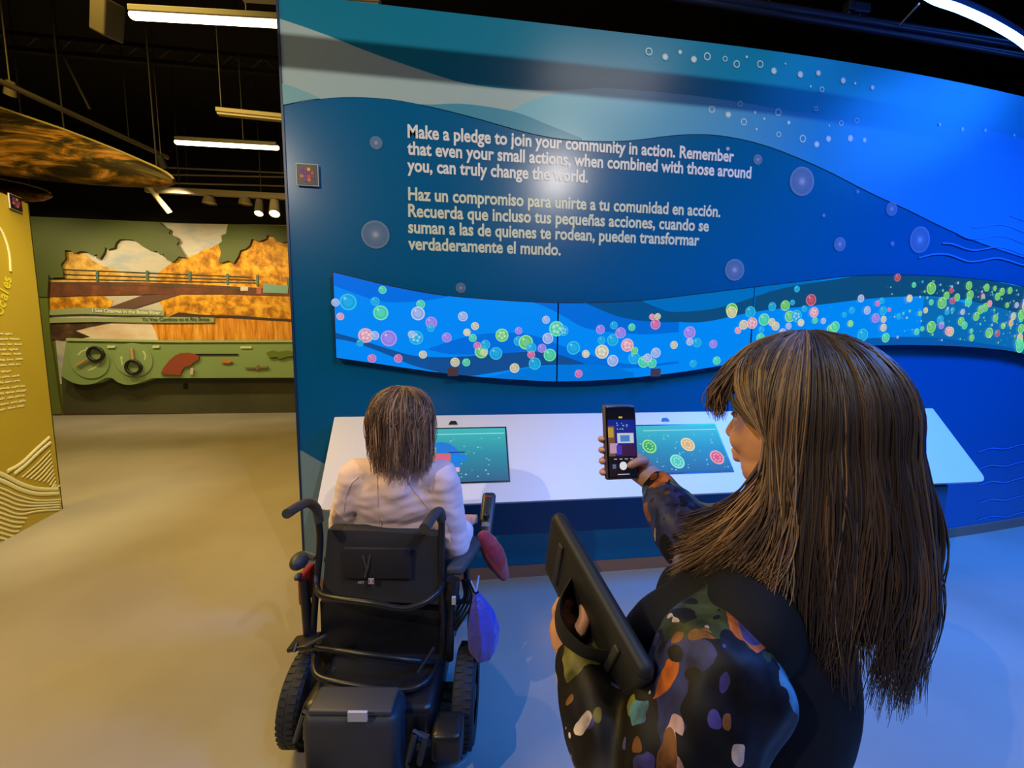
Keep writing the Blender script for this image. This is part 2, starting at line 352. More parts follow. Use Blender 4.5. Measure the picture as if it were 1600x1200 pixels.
# ================================================================ VIDEO SCREEN
off_s = .05
def sp(px, py):
    return wp(px, py, off_s)
ST = [sp(*q) for q in [(519, 424), (560, 434), (610, 446), (680, 459), (740, 465), (810, 470), (871, 472.5), (940, 472), (1010, 468), (1080, 460), (1178, 448), (1260, 438), (1330, 431), (1400, 429), (1470, 431), (1540, 437), (1598, 447)]]
SB = [sp(*q) for q in [(526, 560), (580, 568), (640, 577), (700, 585), (760, 591), (820, 595), (868, 597), (940, 595), (1010, 589), (1080, 580), (1170, 565), (1250, 552), (1330, 543), (1400, 540), (1470, 541), (1540, 545), (1598, 553)]]
xl_s = ST[0][0]; ST[0] = (xl_s, ST[0][1]); SB[0] = (xl_s, SB[0][1])
for L_, last in ((ST, 1), (SB, 1)):
    z = L_[-1][1]; x = L_[-1][0]; L_ += [(x+.5, z-.12), (x+1.0, z-.24), (x+1.6, z-.27)]
xr_s = min(ST[-1][0], SB[-1][0])
Pt = spline([(a, z, 0) for a, z in ST], 8); Pb = spline([(a, z, 0) for a, z in SB], 8)
zt = lambda x: float(np.interp(x, [p.x for p in Pt], [p.y for p in Pt])); zb = lambda x: float(np.interp(x, [p.x for p in Pb], [p.y for p in Pb]))
screen = thing('video_screen', (1.9, D-.03, 1.65), 'long wavy blue video screen showing coloured bubbles on the blue wall', 'screen')
SCR = mat('screen_glow', None, .25, attr='emit', estr=.92, spec=.4)
CASE = mat('screen_case', (12, 22, 44), .4)
def spanel(x0, x1):
    X = np.linspace(x0, x1, 30); vs = []; 
    for x in X: vs += [(x, wy(x)-off_s, zt(x)), (x, wy(x)-off_s, zb(x)), (x, wy(x)-.004, zb(x)), (x, wy(x)-.004, zt(x))]
    fs = [(4*i+k, 4*i+4+k, 4*i+4+(k+1) % 4, 4*i+(k+1) % 4) for i in range(29) for k in range(4)]+[(0, 1, 2, 3), (116, 119, 118, 117)]
    return MB().add(vs, fs).build('screen_panel', CASE, screen, False)
xj1, xj2 = sp(871, 535)[0], sp(1175, 505)[0]
g = .0035
panels = [(xl_s, xj1-g), (xj1+g, xj2-g), (xj2+g, 4.6), (4.6+2*g, xr_s)]
for a, e in panels: spanel(a, e)
img = MB()
def clip_band(top, bot, col, off):
    def fn(c):
        P = spline([(a, z, 0) for a, z in sorted(c)], 8); X = [p.x for p in P]; Z = [p.y for p in P]; return lambda x: float(np.interp(x, X, Z))
    ft = fn(top) if top else zt; fb = fn(bot) if bot else zb
    lo = max(xl_s+.006, top and min(top)[0] or -9, bot and min(bot)[0] or -9); hi = min(xr_s, top and max(top)[0] or 99, bot and max(bot)[0] or 99)
    for a, e in panels:
        a2, e2 = max(a+.001, lo), min(e-.001, hi)
        if e2 <= a2: continue
        X = np.linspace(a2, e2, 24); vs = []
        for x in X:
            t = min(ft(x), zt(x)-.005); q = max(fb(x), zb(x)+.005); t = max(t, q)
            vs += [(x, wy(x)-off, t), (x, wy(x)-off, q)]
        img.add(vs, [(2*i, 2*i+1, 2*i+3, 2*i+2) for i in range(23)], col)
z4 = lambda l: [sp(500+a*.35, 400+b*.35) for a, b in l]; z5 = lambda l: [sp(1040+a*.35, 400+b*.35) for a, b in l]
ext = lambda l, dz=0: l+[(xr_s+.1, l[-1][1]-.25+dz)]
clip_band(None, None, (0, 140, 252), off_s+.001)
clip_band(None, z4([(0, 110), (150, 165), (250, 198), (330, 207), (420, 204), (500, 195), (640, 168)]), (0, 112, 232), off_s+.002)
clip_band(z4([(480, 415), (600, 375), (700, 352), (800, 343), (900, 345), (980, 362), (1064, 395), (1200, 440), (1400, 485), (1600, 470)]), z4([(480, 418), (600, 440), (800, 440), (1064, 470), (1200, 500), (1400, 500), (1600, 480)]), (0, 112, 226), off_s+.002)
clip_band(z4([(40, 335), (150, 365), (300, 412), (420, 445), (560, 452), (640, 447)]), z4([(40, 365), (150, 385), (300, 440), (420, 490), (560, 525), (640, 545)]), (16, 84, 160), off_s+.003)
clip_band(z4([(480, 462), (600, 452), (700, 444), (850, 432), (950, 428), (1064, 440), (1180, 480)]), z4([(480, 500), (600, 540), (700, 532), (850, 508), (950, 492), (1064, 486), (1180, 486)]), (18, 80, 150), off_s+.004)
clip_band(z4([(560, 560), (750, 540), (900, 505), (1064, 488), (1250, 486), (1400, 520)]), None, (0, 122, 226), off_s+.0045)
clip_band(None, z4([(930, 200), (1000, 225), (1080, 265), (1180, 320), (1300, 340), (1450, 350), (1600, 340)]), (0, 110, 222), off_s+.002)
clip_band(None, z4([(1170, 205), (1240, 235), (1330, 270), (1440, 290), (1600, 295), (1800, 270)]), (4, 82, 146), off_s+.003)
clip_band(None, z5([(-100, 205), (0, 245), (60, 250), (200, 238), (330, 205), (460, 160), (600, 128), (750, 100), (900, 86)]), (0, 112, 196), off_s+.004)
clip_band(z5([(0, 246), (60, 250), (200, 238), (330, 205), (460, 160), (600, 128), (750, 105), (900, 85), (1100, 80), (1300, 85), (1598, 140)]), z5([(0, 285), (100, 297), (200, 290), (330, 262), (460, 240), (600, 228), (750, 210), (900, 192), (1050, 182), (1200, 182), (1350, 200), (1598, 260)]), (14, 78, 128), off_s+.005)
clip_band(z5([(1150, 182), (1250, 190), (1350, 210), (1450, 160), (1598, 140)])+[(xr_s, 1.9)], None, (10, 110, 186), off_s+.0045)
clip_band(z5([(850, 372), (1000, 362), (1150, 362), (1300, 375), (1450, 395), (1598, 420)]), None, (10, 92, 178), off_s+.005)
img.build('screen_image', SCR, screen, False)
bub = MB(); PAL = dict(c=((70, 205, 240), (10, 160, 225)), w=((225, 225, 245), (130, 165, 225)), p=((250, 205, 205), (225, 130, 150)), g=((140, 245, 190), (50, 205, 150)), v=((205, 160, 245), (140, 120, 225)), m=((245, 160, 205), (200, 90, 150)), y=((250, 240, 190), (190, 185, 150)), r=((240, 130, 140), (165, 60, 85)), o=((255, 220, 150), (235, 160, 70)), G=((175, 250, 140), (80, 190, 90)))
def bubble(x, z, r, k, star, i):
    a, c = PAL[k]; lift = tuple(int(min(255, q*.5+128)) for q in a)
    mid = tuple((q+w)/2 for q, w in zip(a, c)); off = off_s+.006+i*.00002
    disc(bub, x, z, r, off, [(*mid, .8), (*mid, .8), (*c, .88), (*a, .95), (*a, .3)], n=22, rings=(0, .45, .72, .9, 1))
    disc(bub, x-r*.35, z+r*.42, r*.2, off+.0003, [(*lift, .9), (*lift, .2)], n=10, rings=(0, 1))
    if star:
        for q in range(5):
            an = 1.3*q+x*9; disc(bub, x+.45*r*math.cos(an), z+.45*r*math.sin(an), r*.3, off+.0003, [(255, 250, 235, .75), (*a, .1)], n=8, rings=(0, 1))
B4 = "127,206,38,c;70,208,18,w;92,270,17,p;280,152,18,g;247,203,20,c;272,254,34,g;450,216,20,g;438,257,31,w;497,297,26,v;495,322,17,c;205,355,33,p*;245,355,20,w;180,388,16,c;308,368,36,v;430,365,32,c*;410,350,17,w;566,364,22,v;233,457,19,m;350,457,19,m;460,440,18,y;638,270,22,w;692,313,18,y;656,341,17,y*;682,366,18,g;603,474,21,y;653,475,18,g;720,427,30,G;738,396,22,c;702,400,17,m;730,430,15,y;785,435,29,c;812,354,30,G*;886,334,17,v;885,380,22,c;918,385,33,G;942,410,24,c;942,440,18,m;868,500,22,y;958,480,28,c;1008,285,18,w;1055,325,35,g*;1085,333,24,c*;1016,368,25,w;990,412,20,v;1025,442,29,g;1130,410,31,c;1185,437,18,y*;1257,427,32,y*;1250,328,21,v;1310,310,18,c;1255,377,18,c;1305,375,27,c;1340,343,25,v;1370,398,30,p*;1390,318,17,g;1305,467,26,w;1400,455,27,c;1402,422,17,G;1443,472,27,g;1480,478,22,g;1497,432,23,w;1460,455,20,w;1495,305,24,m;1480,272,14,p;1505,270,15,y;1153,525,18,m"
B5 = "105,342,28,v;35,397,18,y;105,383,17,w;138,387,21,c;210,393,19,v;120,480,17,c;225,467,19,g;292,240,30,G;292,252,26,y;375,250,26,c;345,307,22,y;383,300,26,p*;436,284,28,g;320,332,16,p;424,328,15,c;420,365,21,g;410,400,20,w;472,226,20,c;470,295,18,y;487,313,20,y;518,341,18,w;545,313,15,w;530,222,24,G;562,208,13,c;550,270,26,G;580,268,28,c*;600,298,17,y*;582,148,15,c;615,235,15,c;645,197,27,r;658,252,24,p*;662,288,15,g;700,290,14,w;600,370,20,g;497,392,18,c;737,332,28,G;752,315,24,g;793,263,13,c;827,243,16,c;820,302,16,G*;867,190,18,w;895,243,19,w;875,353,29,c;932,277,22,v;965,245,20,c;942,212,14,m;960,200,15,c;968,283,16,y;967,320,18,y;977,365,22,g;993,240,10,m;1030,97,18,r;1103,130,13,g;1180,145,28,G;1083,190,18,y*;1180,207,14,g;1155,243,14,y;1130,257,12,G;1035,270,14,c;1180,317,27,G;1140,325,12,g;1115,338,15,g;1228,210,27,G;1248,177,18,G;1270,155,13,r;1295,185,18,G;1275,200,16,r;1348,133,20,G;1353,175,22,G;1427,142,18,G;1345,205,22,g;1220,285,20,c;1225,310,17,v;1265,338,22,y;1255,335,20,p;1250,250,14,c;1275,240,12,c;1313,292,20,G;1328,310,18,g;1360,365,16,G;1358,335,12,g;1320,250,14,w;1438,343,24,G;1475,345,16,r;1465,278,18,G;1400,240,20,G;1420,230,20,G;1380,270,20,G;1440,213,16,p;1410,180,12,p;1500,312,15,G;1495,160,18,G;1530,155,16,G;1475,182,18,G;1463,145,12,G;1518,220,13,G;1560,220,14,w;1535,300,16,o;1545,270,18,y;1580,325,22,G;1580,280,16,G;1580,380,14,G;1560,425,14,G;1595,205,14,w"
i = 0
for s_, ox in ((B4, 500), (B5, 1040)):
    for q in s_.split(';'):
        X_, Y_, r_, k = q.split(','); px, py = ox+float(X_)*.35, 400+float(Y_)*.35
        x, z = sp(px, py); r = abs(sp(px, py-float(r_)*.35)[1]-z)
        if zb(x)+r*.3 < z < zt(x)-r*.2: bubble(x, z, r, k[0], '*' in k, i); i += 1
rnd = random.Random(3)
for _ in range(260):
    x = 2.9+2.9*rnd.random()**.8; z = rnd.uniform(zb(x)+.04, zt(x)-.04); r = rnd.choice([.004, .006, .008, .01])
    if x > 4.2 and rnd.random() < .5: r = rnd.uniform(.02, .05)
    bubble(x, z, r, rnd.choice('gGgGcwy'), False, i); i += 1
bub.build('screen_bubbles', SCR, screen, False)['label'] = 'glowing coloured bubbles on the screen'
for px, py in ((708, 580), (1023, 581), (1309, 533)):
    x, z = sp(px, py); MB().box((x, wy(x)-.062, z-.003), (.062, .012, .05)).build('lens_cover', mat('brown_lens', (92, 74, 78), .4), screen, False)
# colour code plaque
def plaque(c, ux, uz, nrm, s, label):
    t = thing('code_plaque', c, label, 'sign'); c = V(c); ux = V(ux).normalized(); uz = V(uz).normalized(); nrm = V(nrm).normalized()
    M3 = Matrix((ux, nrm, uz)).transposed()
    MB().box(c, (s, .008, s), M3).build('backing', mat('white_border', (200, 200, 205), .4), t, False)
    MB().box(c+nrm*.002, (s*.94, .008, s*.94), M3).build('face', mat('code_black', (18, 16, 20), .4), t, False)
    mb = MB(); pal = [(190, 60, 50), (220, 170, 50), (90, 60, 140), (60, 70, 150), (205, 110, 60), (120, 50, 110)]
    rn = random.Random(5)
    for i in range(4):
        for j in range(4):
            if (i, j) in ((0, 0), (3, 3), (3, 0)): continue
            mb.col = (*rn.choice(pal), 1); mb.box(c+nrm*.0065+ux*(i-1.5)*s*.16+uz*(j-1.5)*s*.16, (s*.15, .002, s*.15), M3)
    mb.build('colour_squares', mat('vcol', None, .5, attr='diff'), t, False)
x, z = wp(482, 275); z2 = wp(482, 258)[1]
plaque((x, D-.012, z), (1, 0, 0), UP, (0, -1, 0), (z2-z)*2, 'small black square plaque of coloured squares at left edge of blue wall')
# ================================================================ CONSOLE (kiosk)
zr, zf, yr, yf = 1.077, .66, D-.03, 1.985
sl = V((0, yf-yr, zf-zr)).normalized(); kn = V((0, sl.z, -sl.y)); kn = kn if kn.z > 0 else -kn
def kp(px, py, off=0): return pl(px, py, kn, V((0, yr, zr))+kn*off)
xa, xb = -.742, 3.33
kio = thing('kiosk_console', (1.3, 2.15, 0), 'long white sloping touchscreen console along the blue wall', 'console')
Lk = math.hypot(yf-yr, zf-zr)
def kpt(x, u, o=0): return V((x, yr, zr))+sl*u+kn*o
def rrect(x0, x1, u0, u1, r, o, front_only=False):
    pts = []
    for cx, cu, a0, rr in ((x1-r, u0+r, -90, .008), (x1-r, u1-r, 0, r), (x0+r, u1-r, 90, r), (x0+r, u0+r, 180, .008)):
        if rr != r: cx = x1-rr if cx > (x0+x1)/2 else x0+rr; cu = u0+rr
        for k in range(7):
            a = R(a0+15*k); pts.append(kpt(cx+rr*math.cos(a), cu+rr*math.sin(a), o))
    return pts
MB().prism(rrect(xa, xb, 0, Lk, .05, 0), -kn*.028).build('countertop', mat('white_solid_surface', (222, 219, 213), .4), kio, False)
TEAL = mat('teal_blue_panel', (6, 74, 116), .3)
for x0, x1 in ((xa+.06, xa+.34), (2.5, 3.09)):
    pts = [V((x0, 2.02, .09)), V((x0, 2.02, .62)), V((x0, yr-.02, .62+.395)), V((x0, yr-.02, .09))]
    MB().prism(pts, (x1-x0, 0, 0)).build('pedestal', TEAL, kio, False)
    MB().box(((x0+x1)/2, 2.19, .045), (x1-x0-.02, .3, .09)).build('kick_plinth', mat('brown_plinth'), kio, False)
TS = mat('touch_glow', None, .4, attr='emit', estr=.85, spec=.15)
def kiosk_screen(x0, x1, u0, u1, which):
    o = MB().prism([kpt(x0-.008, u0-.008, .0), kpt(x1+.008, u0-.008, .0), kpt(x1+.008, u1+.008, .0), kpt(x0-.008, u1+.008, .0)], kn*.0035).build('touchscreen', mat('black_glass', (10, 20, 26), .25), kio, False)
    mb = MB(); P = lambda a, c, h=0: kpt(x0+(x1-x0)*a, u0+(u1-u0)*c, .0045+h)
    m = len(mb.v); mb.add([P(0, 0), P(1, 0), P(1, .5), P(0, .5), P(1, 1), P(0, 1)], [(0, 1, 2, 3), (3, 2, 4, 5)])
    mb.c[m:] = [(70, 196, 200, 1)]*2+[(50, 150, 176, 1)]*2+[(52, 104, 150, 1)]*2
    def dot(a, c, r, col, h=.0005, n=24, sq=1):
        asp = (x1-x0)/(u1-u0)
        mb.add([P(a, c, h)]+[P(a+r/asp*sq*math.cos(6.2832*j/n), c+r*math.sin(6.2832*j/n), h) for j in range(n)], [(0, 1+j, 1+(j+1) % n) for j in range(n)], (*col, 1))
    rn = random.Random(which)
    for _ in range(46): dot(rn.uniform(.05, .97), rn.uniform(.2, .96), rn.uniform(.006, .014), (150, 215, 225), .0003, 8, 1.6)
    mb.add([P(.14, .1, .0006), P(.99, .1, .0006), P(.99, .117, .0006), P(.14, .117, .0006)], [(0, 1, 2, 3)], (160, 235, 235, 1))
    def tx(body, a0, a1, c, hh, col=(225, 250, 250)):
        vs, fs = text_mesh(body, .01); mx = max(v[0] for v in vs); mb.add([P(a0+(a1-a0)*v[0]/mx, c-v[1]*hh, .0008) for v in vs], fs, (*col, 1))
    if which == 1:
        dot(.34, .62, .36, (40, 130, 230), .0006, 40)
        def blk(a, c, a2, c2, col, h): mb.add([P(a, c, h), P(a2, c, h), P(a2, c2, h), P(a, c2, h)], [(0, 1, 2, 3)], (*col, 1))
        blk(.06, .48, .44, .9, (226, 120, 84), .0008); blk(.1, .36, .3, .5, (150, 170, 150), .0009); blk(.3, .5, .42, .8, (222, 110, 150), .001)
        blk(.26, .6, .36, .93, (214, 206, 216), .0012); blk(.36, .74, .44, .93, (200, 50, 60), .0012); blk(.48, .74, .53, .82, (230, 190, 200), .0012)
        blk(.42, .45, .58, .475, (20, 70, 180), .0012); blk(.44, .52, .6, .62, (20, 140, 245), .001)
        dot(.1, .3, .09, (240, 180, 40), .0014)
    else:
        for a, c, col, col2 in ((.16, .45, (60, 170, 70), (170, 240, 120)), (.60, .43, (230, 180, 50), (250, 226, 130)), (.42, .78, (90, 210, 170), (150, 245, 215)), (.88, .72, (225, 80, 62), (250, 170, 150))):
            dot(a, c, .145, col2, .0006); dot(a, c, .115, col, .0009)
            for q in range(8): an = q*.785; dot(a+.3*.145*math.cos(an)*.8, c+.075*math.sin(an), .02, col2, .0011, 8)
    m_ = MB(); m_.v = mb.v
    mb.build('screen_image', TS, o, False)
    return o
p1, p2 = kp(789, 669), kp(791, 751)
u0, u1 = (p1-V((p1.x, yr, zr))).length, (p2-V((p2.x, yr, zr))).length
Wd = (u1-u0)*16/9
kiosk_screen(p1.x-Wd, p1.x, u0, u1, 1)
q1 = kp(1114, 665); q2 = kp(1128, 741)
kiosk_screen(q1.x+.01-Wd, q1.x+.01, u0+.005, u1-.01, 2)
for px, py in ((708, 661), (1039, 656)):
    c = kp(px, py)
    MB().prism([c+V((-.026, 0, 0))+sl*.011, c+V((.026, 0, 0))+sl*.011, c+V((.016, 0, 0))-sl*.011, c+V((-.016, 0, 0))-sl*.011], kn*.006).build('sensor_slot', mat('sensor_dark', (40, 40, 42), .3), kio, False)
# ================================================================ FAR MURAL
def fy(px, py, off=0): return oy(px, py, YF-off)
zt_m = fy(250, 347).z
gwall = struct(MB().box((-6.2, YF+.1, zt_m/2), (8.4, .2, zt_m)).build('wall_mural', mat('moss_green_paint', (98, 108, 44), .6), smooth=False))
struct(MB().box((-6.2, YF-.0135, .05), (8.4, .025, .1)).build('baseboard_mural', mat('mural_base_brown', (106, 84, 58), .5), smooth=False))
mural = thing('river_mural', fy(270, 500), 'large autumn river and bridge mural on the far green wall', 'mural')
def mp(pts): return [(pts[i]*.3, 320+pts[i+1]*.3) for i in range(0, len(pts), 2)]
def flat(name, pts, off, m, th=.004, par=None, label=None):
    o = MB().prism([fy(px, py, off) for px, py in pts], (0, th, 0)).build(name, m, par or mural, False)
    if label: o['label'] = label
    return o
sky = noisemat('mural_sky', [(.3, (168, 166, 158)), (.5, (196, 190, 176)), (.7, (140, 160, 178))], .8, stretch=(1, 1, 2.2))
gold = noisemat('mural_gold_trees', [(.25, (74, 52, 14)), (.45, (176, 116, 20)), (.55, (222, 160, 34)), (.75, (246, 206, 80))], 5, detail=10)
gold2 = noisemat('mural_gold_trees_dim', [(.25, (110, 92, 50)), (.5, (206, 160, 70)), (.75, (236, 205, 130))], 5, detail=10)
flat('sky', [(77, 346), (470, 352), (470, 600), (94, 600), (77, 440)], .006, sky)
flat('trees', mp([820, 362, 860, 325, 900, 300, 930, 284, 970, 280, 1000, 262, 1030, 255, 1060, 230, 1100, 225, 1130, 205, 1180, 205, 1240, 200, 1300, 186, 1350, 172, 1420, 166, 1500, 180, 1560, 176, 1580, 620, 1400, 590, 1100, 575, 860, 580, 820, 470]), .012, gold)
flat('trees', mp([255, 400, 330, 250, 380, 240, 430, 246, 480, 290, 540, 320, 620, 345, 700, 360, 800, 370, 830, 430, 255, 450]), .012, gold2)
flat('trees', mp([255, 470, 520, 470, 590, 500, 570, 545, 260, 550]), .013, gold)
water = noisemat('mural_water', [(.3, (140, 84, 20)), (.5, (214, 138, 36)), (.7, (240, 180, 84))], 3, stretch=(4, 1, .5))
flat('water', mp([780, 590, 900, 580, 1580, 600, 1580, 730, 380, 730, 400, 655, 600, 610]), .016, water)
flat('water', mp([380, 660, 470, 640, 600, 612, 770, 600, 800, 640, 830, 720, 420, 720]), .019, noisemat('mural_pale_water', [(.3, (206, 170, 130)), (.6, (226, 208, 190)), (.8, (236, 226, 214))], 1.2, stretch=(1, 1, 3)), label='pale reflection of the sky in the water')
flat('bank', mp([256, 612, 400, 606, 580, 618, 470, 632, 390, 655, 470, 688, 400, 700, 330, 706, 268, 700]), .022, noisemat('mural_bank', [(.3, (40, 28, 18)), (.6, (92, 66, 44)), (.8, (160, 120, 80))], 4))
flat('shadow_line_bank', mp([860, 590, 930, 560, 1040, 572, 1160, 575, 1260, 578, 1400, 590, 1560, 598, 1560, 612, 1200, 590, 900, 588]), .022, mat('mural_dark_bank', (62, 40, 20), .7))
rust = noisemat('mural_rust', [(.3, (66, 40, 26)), (.55, (110, 64, 38)), (.75, (156, 96, 62))], 2, stretch=(1, 1, 1))
flat('bridge_deck', mp([253, 402, 500, 402, 760, 404, 1000, 414, 1200, 424, 1340, 432, 1590, 444, 1590, 478, 1200, 466, 900, 466, 600, 470, 253, 480]), .026, rust)
flat('bridge_strut', mp([540, 545, 740, 472, 945, 465, 830, 500, 700, 540, 640, 548]), .024, mat('mural_strut', (96, 66, 50), .7))
tl = mat('mural_teal_steel', (64, 104, 92), .6); dk = mat('mural_dark_rail', (62, 66, 48), .6)
def bar(name, a, e, w, off, m):
    (x0, y0), (x1, y1) = mp(a)[0], mp(e)[0]; flat(name, [(x0, y0-w/2), (x1, y1-w/2), (x1, y1+w/2), (x0, y0+w/2)], off, m)
for a, e in (([330, 336], [1300, 376]), ([330, 362], [1330, 392]), ([255, 384], [1330, 406]), ([253, 404], [1560, 446])): bar('bridge_rail', a, e, 1.3, .03, dk)
for x_, y_ in ((505, 368), (765, 368), (988, 372), (1184, 384), (1340, 392), (1500, 405)): flat('bridge_post', [(x_*.3-2, 320+(y_-26)*.3), (x_*.3+2, 320+(y_-26)*.3), (x_*.3+1.6, 320+(y_+30)*.3), (x_*.3-1.6, 320+(y_+30)*.3)], .034, tl)
flat('bridge_sign', mp([1252, 426, 1292, 426, 1292, 448, 1252, 448]), .036, mat('mural_white', (206, 190, 176), .6), label='white sign on the bridge')
flat('bridge_sign', mp([1370, 412, 1500, 420, 1500, 462, 1370, 458]), .036, mat('mural_teal_sign', (112, 156, 138), .6), label='teal sign on the bridge')
flat('bridge_sign', mp([1336, 432, 1362, 434, 1362, 466, 1336, 464]), .036, mat('mural_red', (170, 84, 62), .6), label='red marker on the bridge')
rib = mat('sage_ribbon', (146, 158, 108), .55)
flat('ribbon', [(p.x, p.y) for p in spline([(*q, 0) for q in mp([258, 548, 350, 540, 460, 536, 600, 541, 740, 545, 855, 552])], 4)]+[(p.x, p.y) for p in spline([(*q, 0) for q in mp([855, 578, 740, 576, 600, 574, 460, 569, 350, 571, 258, 575])], 4)], .05, rib, .012)
flat('ribbon', [(p.x, p.y) for p in spline([(*q, 0) for q in mp([258, 588, 400, 590, 560, 590, 760, 584, 940, 584, 1115, 588])], 4)]+[(p.x, p.y) for p in spline([(*q, 0) for q in mp([1115, 613, 940, 615, 760, 614, 560, 610, 400, 612, 258, 616])], 4)], .05, rib, .012)
def far_text(body, a, e, hh, off, m, par):
    vs, fs = text_mesh(body, .02); p0, p1 = fy(*mp(a)[0], off), fy(*mp(e)[0], off); mx = max(v[0] for v in vs)
    MB().add([(p0.x+(p1.x-p0.x)*v[0]/mx, p0.y, p0.z+(p1.z-p0.z)*v[0]/mx+v[1]*hh) for v in vs], fs).build('lettering', m, par, False)
far_text('I See Changes in the Boise River', [480, 558], [836, 572], .1, .065, mat('mural_pale_letters', (226, 226, 206), .5), mural)
far_text('Yo Veo Cambios en el Río Boise', [740, 605], [1090, 604], .1, .065, mat('mural_dark_letters', (54, 56, 40), .5), mural)
leaf = mat('leaf_green', (76, 88, 32), .6)
flat('leaf_cutout', mp([122, 70, 830, 90, 850, 112, 884, 130, 878, 150, 920, 170, 932, 192, 920, 205, 940, 235, 968, 276, 930, 268, 912, 290, 896, 298, 868, 285, 850, 255, 836, 262, 812, 238, 800, 242, 770, 232, 740, 215, 722, 200, 690, 182, 650, 178, 620, 180, 600, 200, 596, 222, 560, 232, 548, 220, 540, 250, 520, 280, 500, 278, 508, 258, 480, 262, 450, 244, 420, 240, 384, 255, 370, 238, 336, 236, 340, 280, 316, 310, 326, 345, 330, 378, 262, 380, 252, 360, 246, 480, 126, 480]), .07, leaf, .02, label='large green leaf silhouettes at upper left')
flat('leaf_cutout', mp([1187, 100, 1590, 112, 1590, 190, 1500, 190, 1470, 196, 1440, 188, 1420, 165, 1392, 158, 1386, 176, 1350, 190, 1310, 178, 1300, 210, 1280, 228, 1250, 238, 1240, 268, 1216, 306, 1190, 290, 1170, 296, 1136, 304, 1148, 262, 1150, 240, 1136, 206, 1156, 190, 1152, 160, 1176, 150]), .07, leaf, .02, label='green leaf silhouettes at upper right')
flat('side_panel', mp([126, 478, 246, 478, 262, 700, 320, 1090, 262, 1090]), .05, mat('moss_green_dark', (96, 110, 42), .6), .02)
con = thing('activity_console', fy(280, 560, .25), 'green activity console with rings below the river mural', 'console')
cg = mat('sage_green', (134, 160, 98), .5)
ccol = [(p.x, p.y) for p in spline([(*q, 0) for q in mp([318, 890, 350, 912, 390, 930, 440, 937, 490, 930, 530, 912, 552, 902, 582, 902, 610, 922, 640, 934, 672, 938, 710, 932, 750, 918, 790, 903])], 3)]
flat('console_panel', mp([1620, 900])+[(p[0], p[1]) for p in mp([1600, 712, 900, 712, 345, 702])]+ccol, .25, cg, .2, con)
flat('console_ledge', mp([345, 694, 600, 700, 900, 706, 1620, 704, 1620, 716, 900, 717, 600, 712, 342, 708]), .28, mat('sage_light', (166, 186, 122), .5), .2, con)
dk_base = mat('dark_olive_base', (74, 76, 52), .6)
flat('console_base', mp([320, 880, 1620, 890, 1620, 1088, 330, 1088]), .045, noisemat('olive_base', [(.3, (56, 58, 42)), (.7, (80, 80, 54))], .6), .04, con)
def ringm(c, r, t, m, nm, par): MB().tube([c+V((r*math.cos(a), 0, r*math.sin(a))) for a in np.linspace(0, 6.2832, 37)[:-1]], t, 10, closed=True).build(nm, m, par)
blk = mat('black_rubber', (28, 26, 24), .45); wood = mat('pale_wood', (200, 158, 112), .5); pale = mat('pale_arrow', (206, 216, 160), .5)
K = .0441
for (cx, cy, hx, hy, rcx, rcy, rr) in ((470, 815, 400, 838, 498, 778, 33), (698, 808, 685, 745, 695, 846, 34)):
    c = fy(*mp([cx, cy])[0], .26); MB().lathe(c, (0, -1, 0), [(0, .34), (.012, .34), (.012, .002)], 40).build('dial', mat('sage_dial', (140, 164, 104), .5), con)
    rc = fy(*mp([rcx, rcy])[0], .32); ringm(rc, .13, .03, blk, 'spinning_ring', con)
    h0 = fy(*mp([hx, hy])[0], .31); MB().tube([h0, h0.lerp(rc, .72)], .022, 8).build('handle', wood, con)
for pts in ([402, 780, 425, 758, 452, 752, 446, 742, 466, 748, 456, 764, 452, 758, 430, 764, 408, 786], [455, 862, 480, 850, 500, 838, 512, 822, 518, 826, 506, 844, 486, 856, 464, 864], [740, 760, 752, 762, 762, 790, 756, 808, 748, 806, 754, 788], [622, 800, 634, 786, 640, 800, 634, 800, 640, 830, 634, 836, 628, 802]):
    flat('arrow', mp(pts), .275, pale, .005, con)
for pts in ([560, 732, 600, 732, 596, 746, 556, 746], [796, 732, 832, 732, 828, 746, 792, 746], [1252, 736, 1310, 736, 1310, 748, 1252, 748]): flat('small_plate', mp(pts), .275, pale, .005, con)
flat('fish_shape', mp([836, 882, 850, 850, 880, 812, 910, 786, 940, 772, 980, 770, 1010, 778, 1036, 788, 1034, 806, 1006, 822, 990, 838, 960, 846, 944, 870, 940, 888]), .29, mat('clay_red', (150, 74, 48), .5), .03, con)
flat('white_tab', mp([992, 850, 1008, 850, 1004, 884, 990, 884]), .3, mat('mural_white'), .02, con)
flat('slot', mp([1014, 776, 1240, 776, 1240, 783, 1014, 783]), .27, blk, .01, con)
flat('orange_fish', mp([1150, 812, 1190, 806, 1212, 816, 1190, 826, 1152, 822]), .29, mat('fish_orange', (196, 126, 74), .5), .02, con)
flat('dragonfly', mp([1270, 846, 1330, 846, 1345, 832, 1352, 846, 1396, 840, 1392, 852, 1352, 854, 1340, 862, 1330, 854, 1280, 852]), .29, mat('dragonfly_brown', (128, 106, 84), .5), .02, con)
flat('leaf_shape', mp([1385, 770, 1420, 758, 1450, 766, 1500, 758, 1530, 770, 1526, 788, 1490, 792, 1455, 804, 1440, 792, 1400, 798]), .3, mat('leaf_token', (104, 122, 44), .5), .04, con)
o_ = flat('outlet', mp([955, 930, 978, 930, 978, 960, 955, 960]), .055, blk, .008, con)
